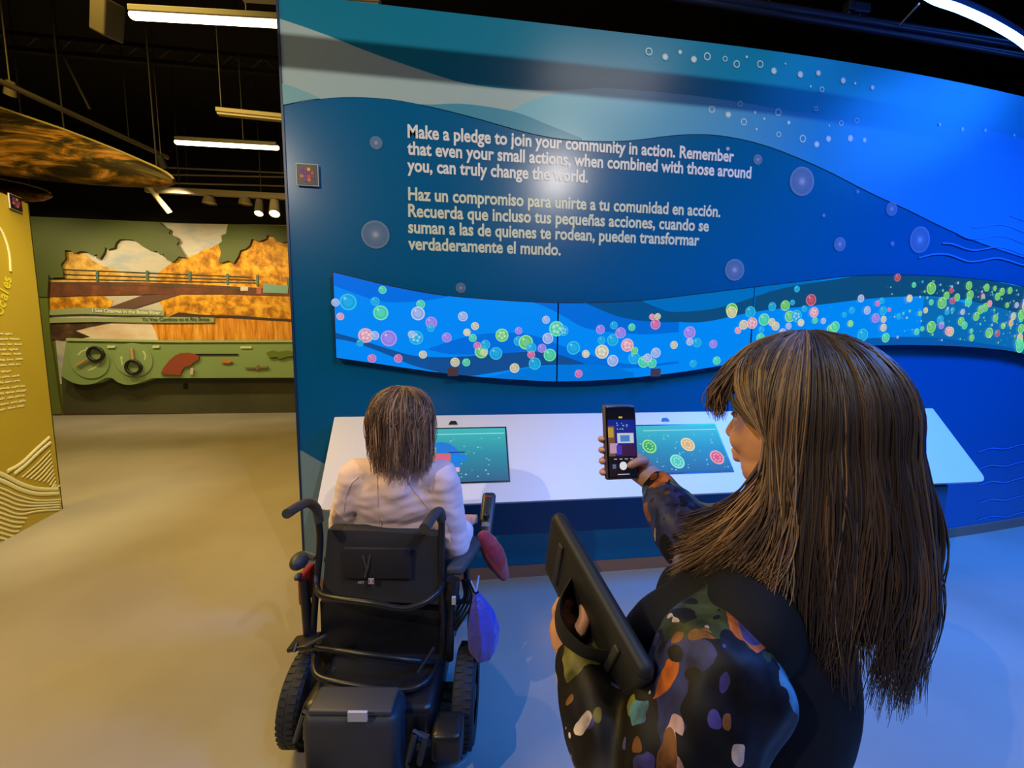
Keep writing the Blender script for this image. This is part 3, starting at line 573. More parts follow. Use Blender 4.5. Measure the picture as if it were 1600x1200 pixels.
# ================================================================ YELLOW PANEL
nP = V((.604, .137, 0)).normalized(); oP = V((-3.44, 3.2, 0)); dP = V((-.137, .604, 0)).normalized()
def pp(px, py, off=0): return pl(px, py, nP, oP+nP*off)
pR = pp(97, 796); pR.z = 0; ztp = pp(33, 314).z
yel = thing('exhibit_panel', pR-dP*.9, 'freestanding tall yellow exhibit panel with white lettering at left', 'panel')
pA = pR-dP*1.9
MB().prism([pA, pR, pR+UP*ztp, pA+UP*ztp], -nP*.06).build('board', noisemat('yellow_laminate', [(.3, (190, 164, 52)), (.7, (202, 176, 60))], .5, .3), yel, False)
MB().prism([pR+dP*.001, pR+dP*.012, pR+dP*.012+UP*ztp, pR+dP*.001+UP*ztp], -nP*.06).build('edge_strip', mat('dark_olive_edge', (62, 60, 24), .5), yel, False)
wl = mat('pale_yellow_white', (246, 238, 176), .4)
def pline(pts, w, nm, mb):
    P = spline([pp(*q, .004) for q in pts], 6)
    mb.tube(P, w, 6, flat=.35, ref=UP)
mb = MB(); z6 = lambda l: [(a*.3, 600+b_*.3) for a, b_ in l]
pline(z6([(40, 455), (110, 415), (190, 340), (258, 278)]), .016, '', mb); pline(z6([(75, 468), (130, 425), (210, 350), (264, 304)]), .016, '', mb)
for k in range(10): pline(z6([(115+k*22, 486+k*4.6), (190+k*10, 420+k*15), (262+k*3.6, 346+k*20)]), .007, '', mb)
pline(z6([(-200, 400), (0, 466), (110, 520), (200, 546), (300, 548)]), .016, '', mb); pline(z6([(-200, 440), (0, 500), (110, 550), (200, 572), (304, 570)]), .016, '', mb)
for k in range(11): pline(z6([(-220, 470+k*26), (0, 540+k*26), (100, 582+k*24), (200, 606+k*14), (318-k*2, 602+k*13)]) if k < 5 else z6([(-220, 470+k*26), (0, 540+k*26), (70, 568+k*25), (140-(k-5)*14, 590+k*22)]), .0075, '', mb)
mb.build('wave_lines', wl, yel)
mb = MB(); pline([(-20, 338), (0, 357), (9, 375), (15, 398), (17, 424)], .012, '', mb); mb.build('arc_line', wl, yel)
mb = MB()
for ch, px, py, an in (('l', -5, 503, 42), ('o', 1, 494, 46), ('c', 6, 483, 55), ('a', 10, 471, 62), ('l', 13, 461, 68), ('e', 15, 453, 72), ('s', 17, 443, 78)):
    vs, fs = text_mesh(ch, .02); c = pp(px, py, .004); a = R(an); s_ = .115
    mb.add([c+dP*((v[0]*math.cos(a)-v[1]*math.sin(a))*s_)+UP*((v[0]*math.sin(a)+v[1]*math.cos(a))*s_) for v in vs], fs)
mb.build('lettering', mat('yellow_letters', (240, 226, 60), .4), yel, False)['label'] = 'yellow curved word reading locales'
mb = MB(); rn = random.Random(9)
for k, (xe, y0) in enumerate([(18, 522), (30, 530), (33, 538), (27, 546), (32, 553), (35, 561), (31, 569), (16, 580), (29, 587), (30, 595), (38, 603), (40, 610), (38, 618), (39, 626), (37, 634)]):
    c1 = pp(xe, y0, .003); t = 0; L = 1.0
    while t < L:
        w = rn.uniform(.03, .09); h_ = .016
        for q in range(int(w/.014)+1): mb.box(c1-dP*(t+q*.014)+UP*rn.uniform(-.002, .003), (.009, .002, h_*rn.uniform(.6, 1)), Matrix((dP, nP, UP)).transposed())
        t += w+.022
mb.build('fine_print', wl, yel, False)['label'] = 'small white paragraphs of text'
c = pp(24, 317, .01); plaque(c, dP, UP, nP, .115, 'small dark square plaque of coloured squares at top of yellow panel')
# ================================================================ CEILING OBJECTS
CZ = 5.8; GREY = mat('warm_grey_metal', (120, 112, 92), .45); DKM = mat('dark_metal', (44, 40, 36), .5); WIRE = mat('hanger_wire', (38, 36, 32), .5)
TUBE = mat('lamp_tube', (255, 240, 200), .4, emit=(255, 226, 178), estr=14)
def tube_light(p0, p1, rods, label, lit=True, top=CZ):
    p0, p1 = V(p0), V(p1); c = (p0+p1)/2; t = thing('tube_light', c, label, 'ceiling light', None)
    d = (p1-p0); M3 = Matrix((d.normalized(), UP.cross(d.normalized()), UP)).transposed()
    MB().box(c+UP*.035, (d.length, .07, .05), M3, .008).build('housing', GREY if not lit else DKM, t, False)
    if lit:
        MB().caps(p0+d*.01, p1-d*.01, .028, .028, 14).build('tube', TUBE, t)
    else: MB().box(c, (d.length*.98, .05, .02), M3).build('diffuser', mat('unlit_diffuser', (150, 142, 116), .5), t, False)
    for k in rods:
        q = p0.lerp(p1, k)+UP*.06; MB().tube([q, V((q.x, q.y, top))], .006, 6).build('hanger_rod', WIRE, t)
    return t
a, e = oz(205, 24, 4.0), oz(437, 37, 4.0); tube_light(a, a+(e-a).normalized()*1.5, (.57, .95), 'lit tube light nearest the blue wall, at the top of the frame')
a, e = oz(275, 222, 4.0), oz(434, 231, 4.0); tube_light(a, e, (.66,), 'shorter looking lit tube light above the far mural')
a, e = oz(339, 178, 4.0), oz(440, 188, 4.0); tube_light(a, a+(e-a).normalized()*1.2, (.04, .8), 'unlit suspended tube fixture beside the blue wall', False)
a, e = oz(376, -3, 4.0), oz(437, 1, 4.0); tube_light(a, a+(e-a).normalized()*1.0, (.3, .8), 'unlit tube fixture cut off by the top of the frame', False)
# joist with zigzag web
jt = thing('roof_joist', (-3.9, 6.0, 5.2), 'dark open web roof joist running across the black ceiling', 'joist')
y0 = 6.0; xs0, xs1 = -9.5, -1.0
for z_ in (5.34, 5.16): MB().box(((xs0+xs1)/2, y0, z_), (xs1-xs0, .05, .05)).build('chord', BLACK, jt, False)
w = MB(); k = int((xs1-xs0)/.19)
for i_ in range(k): w.tube([(xs0+i_*.19, y0, 5.16 if i_ % 2 else 5.34), (xs0+(i_+1)*.19, y0, 5.34 if i_ % 2 else 5.16)], .012, 6)
w.build('web', mat('joist_grey', (70, 66, 58), .5), jt)
MB().tube([(xs0+.3, y0, 5.36), (xs0+.3, y0, 5.8)], .02, 6).build('bearing', BLACK, jt); MB().tube([(xs1-.3, y0, 5.36), (xs1-.3, y0, 5.8)], .02, 6).build('bearing', BLACK, jt)
def duct(name, p0, p1, r, m, label, cat, hangers=(.2, .8), n=12):
    t = thing(name, (V(p0)+V(p1))/2, label, cat); MB().tube([p0, p1], r, n).build('pipe', m, t)
    for k in hangers:
        q = V(p0).lerp(V(p1), k); MB().tube([q, (q.x, q.y, CZ)], .006, 6).build('hanger_rod', WIRE, t)
    return t
a, e = oz(0, 127, 4.2), oz(262, 246, 4.2); dd = (e-a).normalized()
duct('conduit_rail', a-dd*.8, e, .03, mat('conduit_dark', (70, 64, 54), .5), 'dark diagonal ceiling rail above the printed canopy', 'rail')
a, e = oz(85, 60, 5.3), oz(140, 170, 4.6); duct('conduit_pipe', a, e, .022, DKM, 'thin dark slanting pipe under the black ceiling', 'pipe', (.1,))
for k, (ya, yb) in enumerate(((262, 271), (273, 277), (286, 291))):
    a, e = oy(262, ya, 8.2), oy(460, yb, 8.2); duct('conduit_pipe', a, e, .014, GREY, ['highest thin pipe above the far mural', 'middle thin pipe above the far mural', 'lowest thin pipe above the far mural'][k], 'pipe', (.15, .9))
# track with spotlights above the mural
a, e = oy(228, 297, 7.2), oy(458, 307, 7.2); a.z = e.z = (a.z+e.z)/2
tr = thing('lighting_track', (a+e)/2, 'pale horizontal lighting track above the far mural', 'lighting track')
MB().box((a+e)/2, ((e-a).length, .06, .09)).build('rail', GREY, tr, False)
MB().tube([a+V((.5, 0, 0)), (a.x+.5, a.y, CZ)], .008, 6).build('hanger_rod', WIRE, tr); MB().tube([e-V((.5, 0, 0)), (e.x-.5, e.y, CZ)], .008, 6).build('hanger_rod', WIRE, tr)
LENS = mat('spot_lens', (255, 240, 210), .3, emit=(255, 224, 160), estr=8); DULL = mat('spot_lens_unlit', (170, 160, 136), .3)
def track_spot(px, py, y, aim, label, lit, L=.24, r=.06, z_top=None, m=DKM):
    p = oy(px, py, y); t = thing('track_spotlight', p, label, 'spotlight', 'spotlights above the gallery'); d = (V(aim)-p).normalized()
    MB().lathe(p-d*L*.5, d, [(0, .001), (0, r*.7), (L*.25, r*.8), (L, r), (L, r*.9), (L-.015, r*.85)], 20).build('can', m, t)
    MB().lathe(p+d*(L*.5-.012), d, [(0, r*.86), (.004, .001)], 20).build('lens', LENS if lit else DULL, t)
    zt_ = z_top or p.z+.25
    MB().tube([p+UP*.02, V((p.x, p.y, zt_))], .014 if z_top and z_top < 5 else .006, 8).build('stem', m, t)
    return t
zr_ = a.z-.045
track_spot(405, 322, 7.2, (-2.9, 5.6, .8), 'left of the two bright spotlights beside the blue wall edge', True, .34, .07, zr_, GREY)
track_spot(429, 322, 7.2, (-2.5, 5.4, .6), 'right and brighter of the two spotlights beside the blue wall edge', True, .36, .085, zr_, mat('spot_silver', (180, 168, 130), .35))
track_spot(327, 313, 7.2, (-4.2, 7.3, 0), 'unlit shallow spotlight at middle of the pale track', False, .1, .1, zr_, GREY)
track_spot(383, 314, 7.2, (-3.6, 7.3, 0), 'unlit shallow spotlight just left of the bright pair', False, .1, .1, zr_, GREY)
track_spot(247, 310, 7.2, (-4.2, 8.7, 1.9), 'slim lit spotlight below the tip of the printed canopy', True, .46, .045, zr_, mat('spot_silver'))
track_spot(252, 252, 6.0, (-4.1, 7, 2.5), 'small lit spotlight behind the tip of the printed canopy', True, .16, .05, CZ)
track_spot(16, 138, 5.2, (-6.0, 6, 2.5), 'small dim spotlight at far left under the dark ceiling', False, .14, .05, CZ, GREY)
p = od(168, 28, 3.6)
sk = thing('ceiling_speaker', p, 'dark loudspeaker hanging at upper left beside the lit tube', 'speaker')
Ms = Matrix.Rotation(R(25), 3, 'Y') @ Matrix.Rotation(R(20), 3, 'X'); MB().box(p, (.14, .2, .3), Ms, .015).build('cabinet', mat('speaker_grey', (58, 54, 42), .5), sk, False); MB().tube([p+UP*.1, (p.x, p.y, CZ)], .012, 8).build('stem', DKM, sk)
# printed canopies (leaf shaped hulls)
hull_m = noisemat('autumn_print', [(.34, (10, 8, 6)), (.47, (34, 28, 14)), (.53, (84, 66, 26)), (.58, (140, 96, 34)), (.66, (150, 146, 122))], 2.6, .5, (.6, .6, 2.4), 12, distort=.7)
def hull(prof, y0, name, label, th, rods):
    t = thing(name, oy(*prof[-1][:1], (prof[-1][1]+prof[-1][2])/2, y0), label, 'hanging canopy', 'printed hanging canopies'); mb = MB(); vs = []; n = 20; k = len(prof)
    for px, ya, yb in prof:
        A_, B_ = oy(px, ya, y0), oy(px, yb, y0); c = (A_+B_)/2; h_ = (A_-B_).length/2
        for j in range(n):
            an = 2*math.pi*j/n; vs.append(V((c.x, c.y, c.z))+V((0, th*math.sqrt(max(h_, .001))*math.cos(an), h_*math.sin(an)*(1 if math.sin(an) > 0 else .98))))
    fs = [(i_*n+j, i_*n+(j+1) % n, (i_+1)*n+(j+1) % n, (i_+1)*n+j) for i_ in range(k-1) for j in range(n)]+[tuple(range(n)), tuple(reversed(range((k-1)*n, k*n)))]
    mb.add(vs, fs); mb.build('skin', hull_m, t)
    rim = [oy(px, ya, y0)+V((0, -.02, .0)) for px, ya, yb in prof]
    MB().tube(rim, .014, 8).build('rim', mat('pale_rim', (150, 140, 96), .5), t)
    for px in rods:
        q = next(p_ for p_ in prof if p_[0] >= px); Q = oy(q[0], q[1], y0); MB().tube([Q-UP*.02, (Q.x, Q.y, CZ)], .007, 6).build('hanger_rod', WIRE, t)
hull([(-330, 60, 130), (-250, 84, 190), (-150, 120, 240), (-60, 148, 262), (0, 169, 275), (50, 186, 281), (100, 203, 286), (150, 222, 290), (190, 238, 292), (220, 251, 293), (245, 262, 293), (262, 271, 291), (270, 277, 288), (273, 281, 284)], 5.3, 'hanging_canopy', 'long printed autumn leaf canopy hanging at upper left', .22, (-150, 100, 235))
hull([(-90, 268, 296), (-50, 272, 304), (-10, 278, 309), (20, 284, 313), (45, 289, 315.5), (65, 295, 314), (76, 299, 310), (81, 303, 306)], 6.0, 'hanging_canopy', 'small printed leaf canopy hanging above the yellow panel', .2, (-50, 45))
# rails and LED strip above the blue wall at right
tr2 = thing('lighting_track', (3.2, 2.9, 4.05), 'dark twin ceiling rail above the blue wall at right', 'lighting track')
RM = mat('rail_dark_blue', (34, 44, 70), .35, .3)
for qa, qb, r_ in (((1118, -2), (1602, 72), .03), ((1124, 8), (1602, 88), .022)):
    a, e = oy(*qa, 2.9), oy(*qb, 2.9); dx = (e-a)
    MB().tube([a-dx*.5, e+dx*.35], r_, 10).build('rail', RM, tr2)
MB().tube([(2.3, 2.9, 4.04), (2.3, 2.9, CZ)], .008, 6).build('hanger_rod', WIRE, tr2); MB().tube([(4.9, 2.9, 4.04), (4.9, 2.9, CZ)], .008, 6).build('hanger_rod', WIRE, tr2)
for i_, (px, py) in enumerate(((1325, 22), (1342, 26))):
    q = oy(px, py, 2.9); t = thing('ceiling_fitting', q, ['small bracket on the dark twin rail', 'small blue lit fitting on the dark twin rail'][i_], 'light fitting'); MB().box(q+UP*.05, (.05 if i_ == 0 else .14, .06, .07), None, .01).build('body', RM, t, False); MB().tube([q+UP*.02, q-UP*.02], .012, 8).build('foot', RM, t)
led = thing('led_strip', (3.5, 2.5, 3.85), 'curved glowing blue LED strip at top right corner', 'light')
pts = [oz(*q, 3.8) for q in [(1500, 14), (1550, 37), (1600, 68)]]
P0 = oz(1455, -3, 3.8); path = spline([P0+(P0-pts[0])*1.0+V((0, -.05, 0)), P0, *pts, pts[-1]*2-pts[1]+V((.05, .06, 0))], 10)
MB().tube([p+UP*.03 for p in path], .03, 8).build('channel', mat('led_channel', (30, 50, 110), .4), led)
MB().tube(path, .022, 10).build('tube', mat('led_glow', (200, 220, 255), .4, emit=(90, 145, 255), estr=16), led)
w0, w1 = oy(1404, 41, 2.9), oz(1436, 6, 3.82); MB().tube([w0, w1], .006, 6).build('stay_wire', mat('pale_wire', (170, 190, 220), .4), led)
for q in (path[12], path[-8]): MB().tube([q+UP*.03, (q.x, q.y, CZ)], .005, 6).build('hanger_rod', WIRE, led)
# track behind the viewer whose rail throws the long shadow over the top of the wall
t = thing('lighting_track', (0.5, .5, 3.53), 'dark lighting track across the ceiling in front of the blue wall', 'lighting track')
MB().box((.8, .5, 3.535), (9, .05, .07)).build('rail', DKM, t, False)
for x in (-3, 0, 4.5): MB().tube([(x, .5, 3.56), (x, .5, CZ)], .008, 6).build('hanger_rod', WIRE, t)
# ================================================================ FIGURE TOOLS
SKIN = mat('skin', (206, 150, 122), .5, bump=(60, .08, .002), spec=.4)
def frame(az):
    a = R(az); return V((math.sin(a), math.cos(a), 0)), V((math.sin(a-math.pi/2), math.cos(a-math.pi/2), 0))
def head_parts(mb, c, f, l, s=1.0, pitch=0):
    M3 = Matrix((f, l, UP)).transposed(); P = lambda a, b, u: c+(f*a+l*b+UP*u)*s
    E = lambda a, b, u, r: mb.ell(P(a, b, u), [q*s for q in r], M3, 24)
    E(-.012, 0, .03, (.094, .073, .09)); E(.03, 0, -.03, (.062, .06, .085)); E(.052, 0, -.095, (.03, .03, .024)); E(.0, 0, -.05, (.05, .056, .05))
    for q in (-1, 1):
        E(.02, q*.036, -.078, (.042, .02, .03)); E(.058, q*.034, -.035, (.026, .026, .028)); E(.06, q*.032, .024, (.026, .03, .012))
        E(-.012, q*.073, -.012, (.02, .008, .032)); E(-.004, q*.072, -.034, (.009, .007, .011)); E(.1, q*.012, -.04, (.01, .008, .007))
        E(.078, q*.031, .004, (.012, .016, .006)); E(.077, q*.031, -.012, (.012, .016, .006))
    mb.caps(P(.088, 0, .012), P(.112, 0, -.036), .009*s, .013*s); mb.caps(P(.092, -.014, -.066), P(.092, .014, -.066), .0085*s, .0085*s); mb.caps(P(.09, -.012, -.078), P(.09, .012, -.078), .009*s, .009*s)
def eyes(c, f, l, par, s=1.0):
    for q in (-1, 1):
        e = MB(); M3 = Matrix((f, l, UP)).transposed()
        e.col = (235, 230, 225, 1); e.ell(c+(f*.074+l*q*.031-UP*.003)*s, (.012*s,)*3, M3, 16); e.col = (70, 50, 36, 1); e.ell(c+(f*.0815+l*q*.031-UP*.003)*s, (.005*s,)*3, M3, 12)
        e.build('eye', mat('vcol_eye', None, .2, attr='diff'), par)
def finger(mb, pts, r): mb.chain(pts, [r, r*.95, r*.88, r*.8][:len(pts)], 10)
HAIRM = mat('hair_strands', None, .42, attr='diff', spec=.45, sheen=.1)
class Hair:
    """strands as thin tapering tubes hugging an ellipsoid, then falling"""
    def __init__(s, c, f, l): s.mb = MB(); s.c = c; s.f = f; s.l = l; s.st = []
    def P(s, a, b, u): return s.c+s.f*a+s.l*b+UP*u
    def strand(s, pts, r, col, col2): s.st.append((pts, r, lin(col), lin(col2)))
    def build(s, name, material, par):
        P = np.array([q[0] for q in s.st]); S, k, _ = P.shape; B3 = np.array([s.f, s.l, UP]); P = P @ B3 + np.array(s.c)
        i = np.arange(k); tp = np.where(i < k*.6, 1, np.maximum(.15, 1-(i-k*.6)/(k*.42)))*(.75+.25*np.minimum(1, i/3))
        r = np.array([q[1] for q in s.st])[:, None]*tp[None]
        T = np.gradient(P, axis=1); T /= np.linalg.norm(T, axis=2, keepdims=True)+1e-9
        out = P-np.array(s.c); Uv = np.cross(T, np.cross(out, T)); Uv /= np.linalg.norm(Uv, axis=2, keepdims=True)+1e-9; Wv = np.cross(T, Uv)
        vs = np.stack([P+(Uv*math.cos(a)+Wv*math.sin(a))*r[..., None] for a in (0, math.pi/2, math.pi, 3*math.pi/2)], axis=2)
        t = np.linspace(0, 1, k)[None, :, None]; c1 = np.array([q[2] for q in s.st])[:, None]; c2 = np.array([q[3] for q in s.st])[:, None]
        cl = np.repeat((c1*(1-t)+c2*t)[:, :, None, :], 4, axis=2).reshape(-1, 3)
        base = (np.arange(S)*k*4)[:, None, None]+(np.arange(k-1)*4)[None, :, None]; j = np.arange(4)[None, None]; j2 = (j+1) % 4
        F = np.stack([base+j, base+j2, base+4+j2, base+4+j], axis=3).reshape(-1, 4)
        n0 = S*k*4; V2 = np.array([tuple(v) for v in s.mb.v]).reshape(-1, 3); vs = np.concatenate([vs.reshape(-1, 3), V2]) - np.array(wm(par).translation)
        c3 = np.array([lin(c[:3]) for c in s.mb.c]).reshape(-1, 3); cl = np.concatenate([cl, c3])
        ex = [[q+n0 for q in f] for f in s.mb.f]
        me = bpy.data.meshes.new(name); nl = len(F)*4+sum(len(f) for f in ex); npoly = len(F)+len(ex)
        me.vertices.add(len(vs)); me.vertices.foreach_set('co', vs.ravel().astype(np.float32)); me.loops.add(nl); me.polygons.add(npoly)
        me.loops.foreach_set('vertex_index', np.concatenate([F.ravel(), np.array([q for f in ex for q in f], int)]).astype(np.int32))
        sz = np.concatenate([np.full(len(F), 4), np.array([len(f) for f in ex], int)]); me.polygons.foreach_set('loop_start', np.concatenate([[0], np.cumsum(sz)[:-1]]).astype(np.int32))
        me.polygons.foreach_set('use_smooth', np.ones(npoly, bool)); me.update(calc_edges=True); me.validate()
        at = me.color_attributes.new('col', 'FLOAT_COLOR', 'POINT'); at.data.foreach_set('color', np.concatenate([cl, np.ones((len(cl), 1))], axis=1).ravel().astype(np.float32))
        me.materials.append(material); o = bpy.data.objects.new(name, me); COL.objects.link(o); o.parent = par; WM[o.name] = wm(par); return o
# ================================================================ POWER WHEELCHAIR
CX = -.47
def LW(x, h, z): return rt*x + fw*h + UP*z
WCM = Matrix((rt, fw, UP)).transposed()
BK = mat('black_powder_coat', (26, 26, 28), .35); BF = mat('black_fabric', (30, 27, 29), .85, bump=(220, .3, .002), sheen=.2); RUB = mat('tyre_rubber', (40, 40, 42), .7, bump=(60, .3, .004)); GP = mat('grey_plastic', (58, 59, 62), .5); GRIP = mat('grip_grey', (62, 60, 58), .65); CHR = mat('dull_chrome', (150, 150, 150), .3, .9)
wc = thing('power_wheelchair', LW(CX, 1.35, 0), 'black power wheelchair in front of the white console with a seated person', 'wheelchair')
# wheels
for sx in (-1, 1):
    xo = CX+sx*.305; c = LW(xo, 1.36, .165); ax = rt*sx
    w = MB().lathe(c, ax, [(-.035, .095), (-.04, .12), (-.038, .15), (-.025, .162), (0, .165), (.025, .162), (.038, .15), (.04, .12), (.035, .095)], 48)
    for k in range(44):
        a = 2*math.pi*k/44
        for q in (-1, 1):
            d = fw*math.cos(a)+UP*math.sin(a); t_ = fw*-math.sin(a)+UP*math.cos(a)
            w.box(c+d*.1635+ax*q*.017+t_*q*.004, (.026, .013, .005), Matrix((ax, t_, d)).transposed())
    wo = w.build('drive_wheel', RUB, wc)
    h_ = MB().lathe(c, ax, [(-.03, .02), (-.03, .098), (.02, .098), (.022, .085), (.012, .07), (.012, .03), (.035, .028), (.035, .001)], 32)
    for k in range(5): a = k*1.2566; d = fw*math.cos(a)+UP*math.sin(a); h_.box(c+d*.058+ax*.018, (.02, .025, .07), Matrix((ax, ax.cross(d), d)).transposed(), .004)
    h_.build('hub', GP, wo)
    for hh, nm in ((1.02, 'rear_caster'), (1.86, 'front_caster')):
        cc = LW(CX+sx*.17, hh, .07); cw = MB().lathe(cc, ax, [(-.02, .02), (-.022, .06), (-.012, .07), (.012, .07), (.022, .06), (.02, .02), (.02, .001)], 28).build(nm, RUB, wc)
        MB().box(cc+UP*.06+rt*.032, (.012, .05, .12), WCM, .003).box(cc+UP*.06-rt*.032, (.012, .05, .12), WCM, .003).box(cc+UP*.125, (.076, .06, .014), WCM, .003).build('fork', GP, cw)
# base
MB().box(LW(CX, 1.42, .24), (.44, .56, .16), WCM, .03).build('chassis', BK, wc)
for sx in (-1, 1): MB().box(LW(CX+sx*.24, 1.36, .165), (.06, .05, .05), WCM, .008).build('axle', BK, wc)
bx = MB().box(LW(CX-.02, 1.12, .235), (.30, .12, .26), WCM, .03).build('battery_cover', mat('cover_plastic', (50, 51, 54), .55, bump=(90, .15, .002)), wc)
MB().box(hd(558, 1121, 1.05)+fw*.004, (.058, .008, .03), WCM).build('sticker', mat('white_sticker', (190, 186, 192), .4), bx, False)
MB().box(LW(CX-.02, 1.115, .372), (.26, .09, .02), WCM, .008).build('cover_lip', GP, bx)
for px, py in ((478, 1138), (652, 1168)):
    q = hd(px, py, 1.1); M_ = WCM @ Matrix.Rotation(R(18 if px < 500 else 14), 3, 'Y') 
    tie = MB()
    tie.tube([q+M_ @ V((x_, 0, z_)) for x_, z_ in ((-.018, -.05), (.018, -.05), (.018, .05), (-.018, .05))], .011, 8, closed=True)
    tie.build('tie_down_loop', GP, wc)
    MB().tube([q, q+fw*.2+UP*.02], .012, 8).build('loop_arm', GP, wc)
MB().box(hd(700, 1150, 1.14), (.1, .1, .1), WCM, .02).build('motor_housing', BK, wc); MB().box(hd(520, 1110, 1.2), (.08, .1, .08), WCM, .02).build('motor_housing', BK, wc)
# seat, backrest
MB().box(LW(CX, 1.63, .50), (.42, .46, .07), WCM, .025).build('seat', BF, wc)
MB().box(LW(CX, 1.63, .452), (.40, .44, .03), WCM, .008).build('seat_pan', BK, wc)
MB().tube([LW(CX, 1.5, .3), LW(CX, 1.55, .45)], .05, 14).build('seat_post', BK, wc)
A_, B_, C_, D_ = hd(512, 828, 1.385), hd(684, 838, 1.385), hd(692, 945, 1.37), hd(503, 935, 1.37)
nn = 10; vs = []; bkm = MB()
for j in range(nn+1):
    for i_ in range(nn+1):
        u, v_ = i_/nn, j/nn; p = (A_.lerp(B_, u)).lerp(D_.lerp(C_, u), v_); vs.append(p+fw*(-.018*max(0, math.sin(math.pi*u))**.5*max(0, math.sin(math.pi*v_))**.5)+UP*(.006*math.sin(math.pi*u)*(1-v_)))
g1 = [(j*(nn+1)+i_, j*(nn+1)+i_+1, (j+1)*(nn+1)+i_+1, (j+1)*(nn+1)+i_) for j in range(nn) for i_ in range(nn)]
bm_ = MB(); bm_.add(vs, g1); k_ = len(vs); bm_.add([p+fw*.05 for p in vs], g1)
bd = [i_ for i_ in range(nn+1)]+[j*(nn+1)+nn for j in range(1, nn+1)]+[nn*(nn+1)+i_ for i_ in range(nn-1, -1, -1)]+[j*(nn+1) for j in range(nn-1, 0, -1)]
bm_.f += [[bd[i_], bd[(i_+1) % len(bd)], k_+bd[(i_+1) % len(bd)], k_+bd[i_]] for i_ in range(len(bd))]; bm_.m += [0]*len(bd)
back = bm_.build('backrest', BF, wc)
bp_ = hd(567, 905, 1.345)
MB().box(hd(590, 880, 1.352), (.25, .012, .12), WCM, .005).build('back_pocket', mat('black_fabric_fold', (36, 32, 34), .9), back)
MB().box(hd(580, 908, 1.335), (.02, .004, .02), WCM).build('badge', mat('badge_white', (190, 180, 180), .5), back, False)
MB().box(hd(577, 908, 1.3335), (.003, .003, .012), WCM).box(hd(583, 908, 1.3335), (.003, .003, .012), WCM).build('badge_mark', mat('badge_red', (170, 40, 50), .5), back, False)
vs, fs = text_mesh('ART', .02); q = hd(559, 912, 1.335); MB().add([q+rt*v[0]*.013+UP*v[1]*.014 for v in vs], fs).build('badge_lettering', mat('badge_white'), back, False)
MB().tube([hd(567, 868, 1.345), hd(573, 890, 1.34), hd(570, 902, 1.338)], .004, 6).tube([hd(578, 868, 1.345), hd(574, 890, 1.34)], .004, 6).build('strap', mat('strap_grey', (70, 66, 66), .7), back)
# lower back panel between bars
A_, B_, C_, D_ = hd(500, 940, 1.385), hd(690, 955, 1.385), hd(684, 1035, 1.36), hd(503, 1022, 1.36)
MB().prism([A_, B_, C_, D_], fw*.03).build('lower_panel', mat('black_shell', (20, 20, 22), .4), wc, False)
# canes + grips
def cane(p, nm='back_cane'): MB().tube(spline(p, 6), .0125, 12).build(nm, BK, wc)
cane([hd(488, 1010, 1.36), hd(493, 930, 1.37), hd(500, 850, 1.38), hd(496, 806, 1.385), hd(487, 789, 1.375)])
MB().tube(spline([hd(499, 815, 1.385), hd(494, 794, 1.38), hd(481, 786, 1.35), hd(465, 792, 1.29), hd(448, 803, 1.22)], 6), .0165, 14).build('push_grip', GRIP, wc)
cane([hd(692, 1030, 1.36), hd(691, 950, 1.37), hd(690, 870, 1.38), hd(690, 815, 1.385), hd(688, 802, 1.38)])
MB().tube(spline([hd(690, 812, 1.385), hd(687, 800, 1.375), hd(680, 803, 1.35), hd(672, 813, 1.3), hd(663, 826, 1.24)], 6), .0185, 14).build('push_grip', GRIP, wc)
for pts, r_ in (([hd(494, 900, 1.37), hd(495, 918, 1.34), hd(503, 930, 1.30), hd(530, 936, 1.27), (hd(580, 942, 1.25)), hd(630, 951, 1.25), hd(662, 942, 1.27), hd(684, 925, 1.31), hd(692, 912, 1.36)], .0115),
               ([hd(488, 1005, 1.36), hd(494, 1012, 1.30), hd(545, 1019, 1.26), hd(600, 1026, 1.25), hd(655, 1033, 1.27), hd(690, 1036, 1.34)], .0105),
               ([hd(492, 1022, 1.30), hd(491, 1045, 1.24), hd(500, 1058, 1.21), hd(530, 1066, 1.19), hd(580, 1074, 1.18), hd(630, 1078, 1.19), hd(658, 1070, 1.21), hd(676, 1052, 1.26), hd(684, 1035, 1.32)], .0105)):
    MB().tube(spline(pts, 6), r_, 12).build('rear_bar', BK, wc)
MB().tube([hd(652, 1052, 1.22), hd(678, 1012, 1.3)], .006, 8).build('cable', BK, wc)
# left details
MB().box(hd(480, 912, 1.42), (.03, .09, .13), WCM, .012).build('side_guard', mat('red_cover', (150, 34, 30), .5), wc)['label'] = 'red side guard'
MB().ell(hd(468, 876, 1.37), (.03, .045, .03), WCM).build('clamp_knob', GP, wc); MB().ell(hd(466, 901, 1.37), (.012, .02, .012), WCM).build('clamp_knob', GP, wc)
MB().tube([hd(474, 866, 1.39), hd(492, 872, 1.39)], .012, 8).build('clamp', CHR, wc)
MB().tube([hd(475, 905, 1.38), hd(482, 990, 1.36)], .018, 10).build('side_post', BK, wc)
MB().box(hd(476, 1003, 1.33), (.1, .07, .016), WCM @ Matrix.Rotation(R(-12), 3, 'Y'), .005).build('side_bracket', BK, wc); MB().tube([hd(463, 1005, 1.31), hd(459, 1019, 1.29)], .007, 8).build('bracket_lever', BK, wc)
MB().tube([hd(478, 1010, 1.28), hd(508, 993, 1.27)], .006, 8).build('lever', GP, wc)
MB().box(LW(CX-.235, 1.57, .66), (.055, .30, .035), WCM, .014).build('armrest', GP, wc)
MB().tube([LW(CX-.235, 1.5, .645), LW(CX-.235, 1.5, .48)], .012, 10).build('armrest_post', BK, wc)
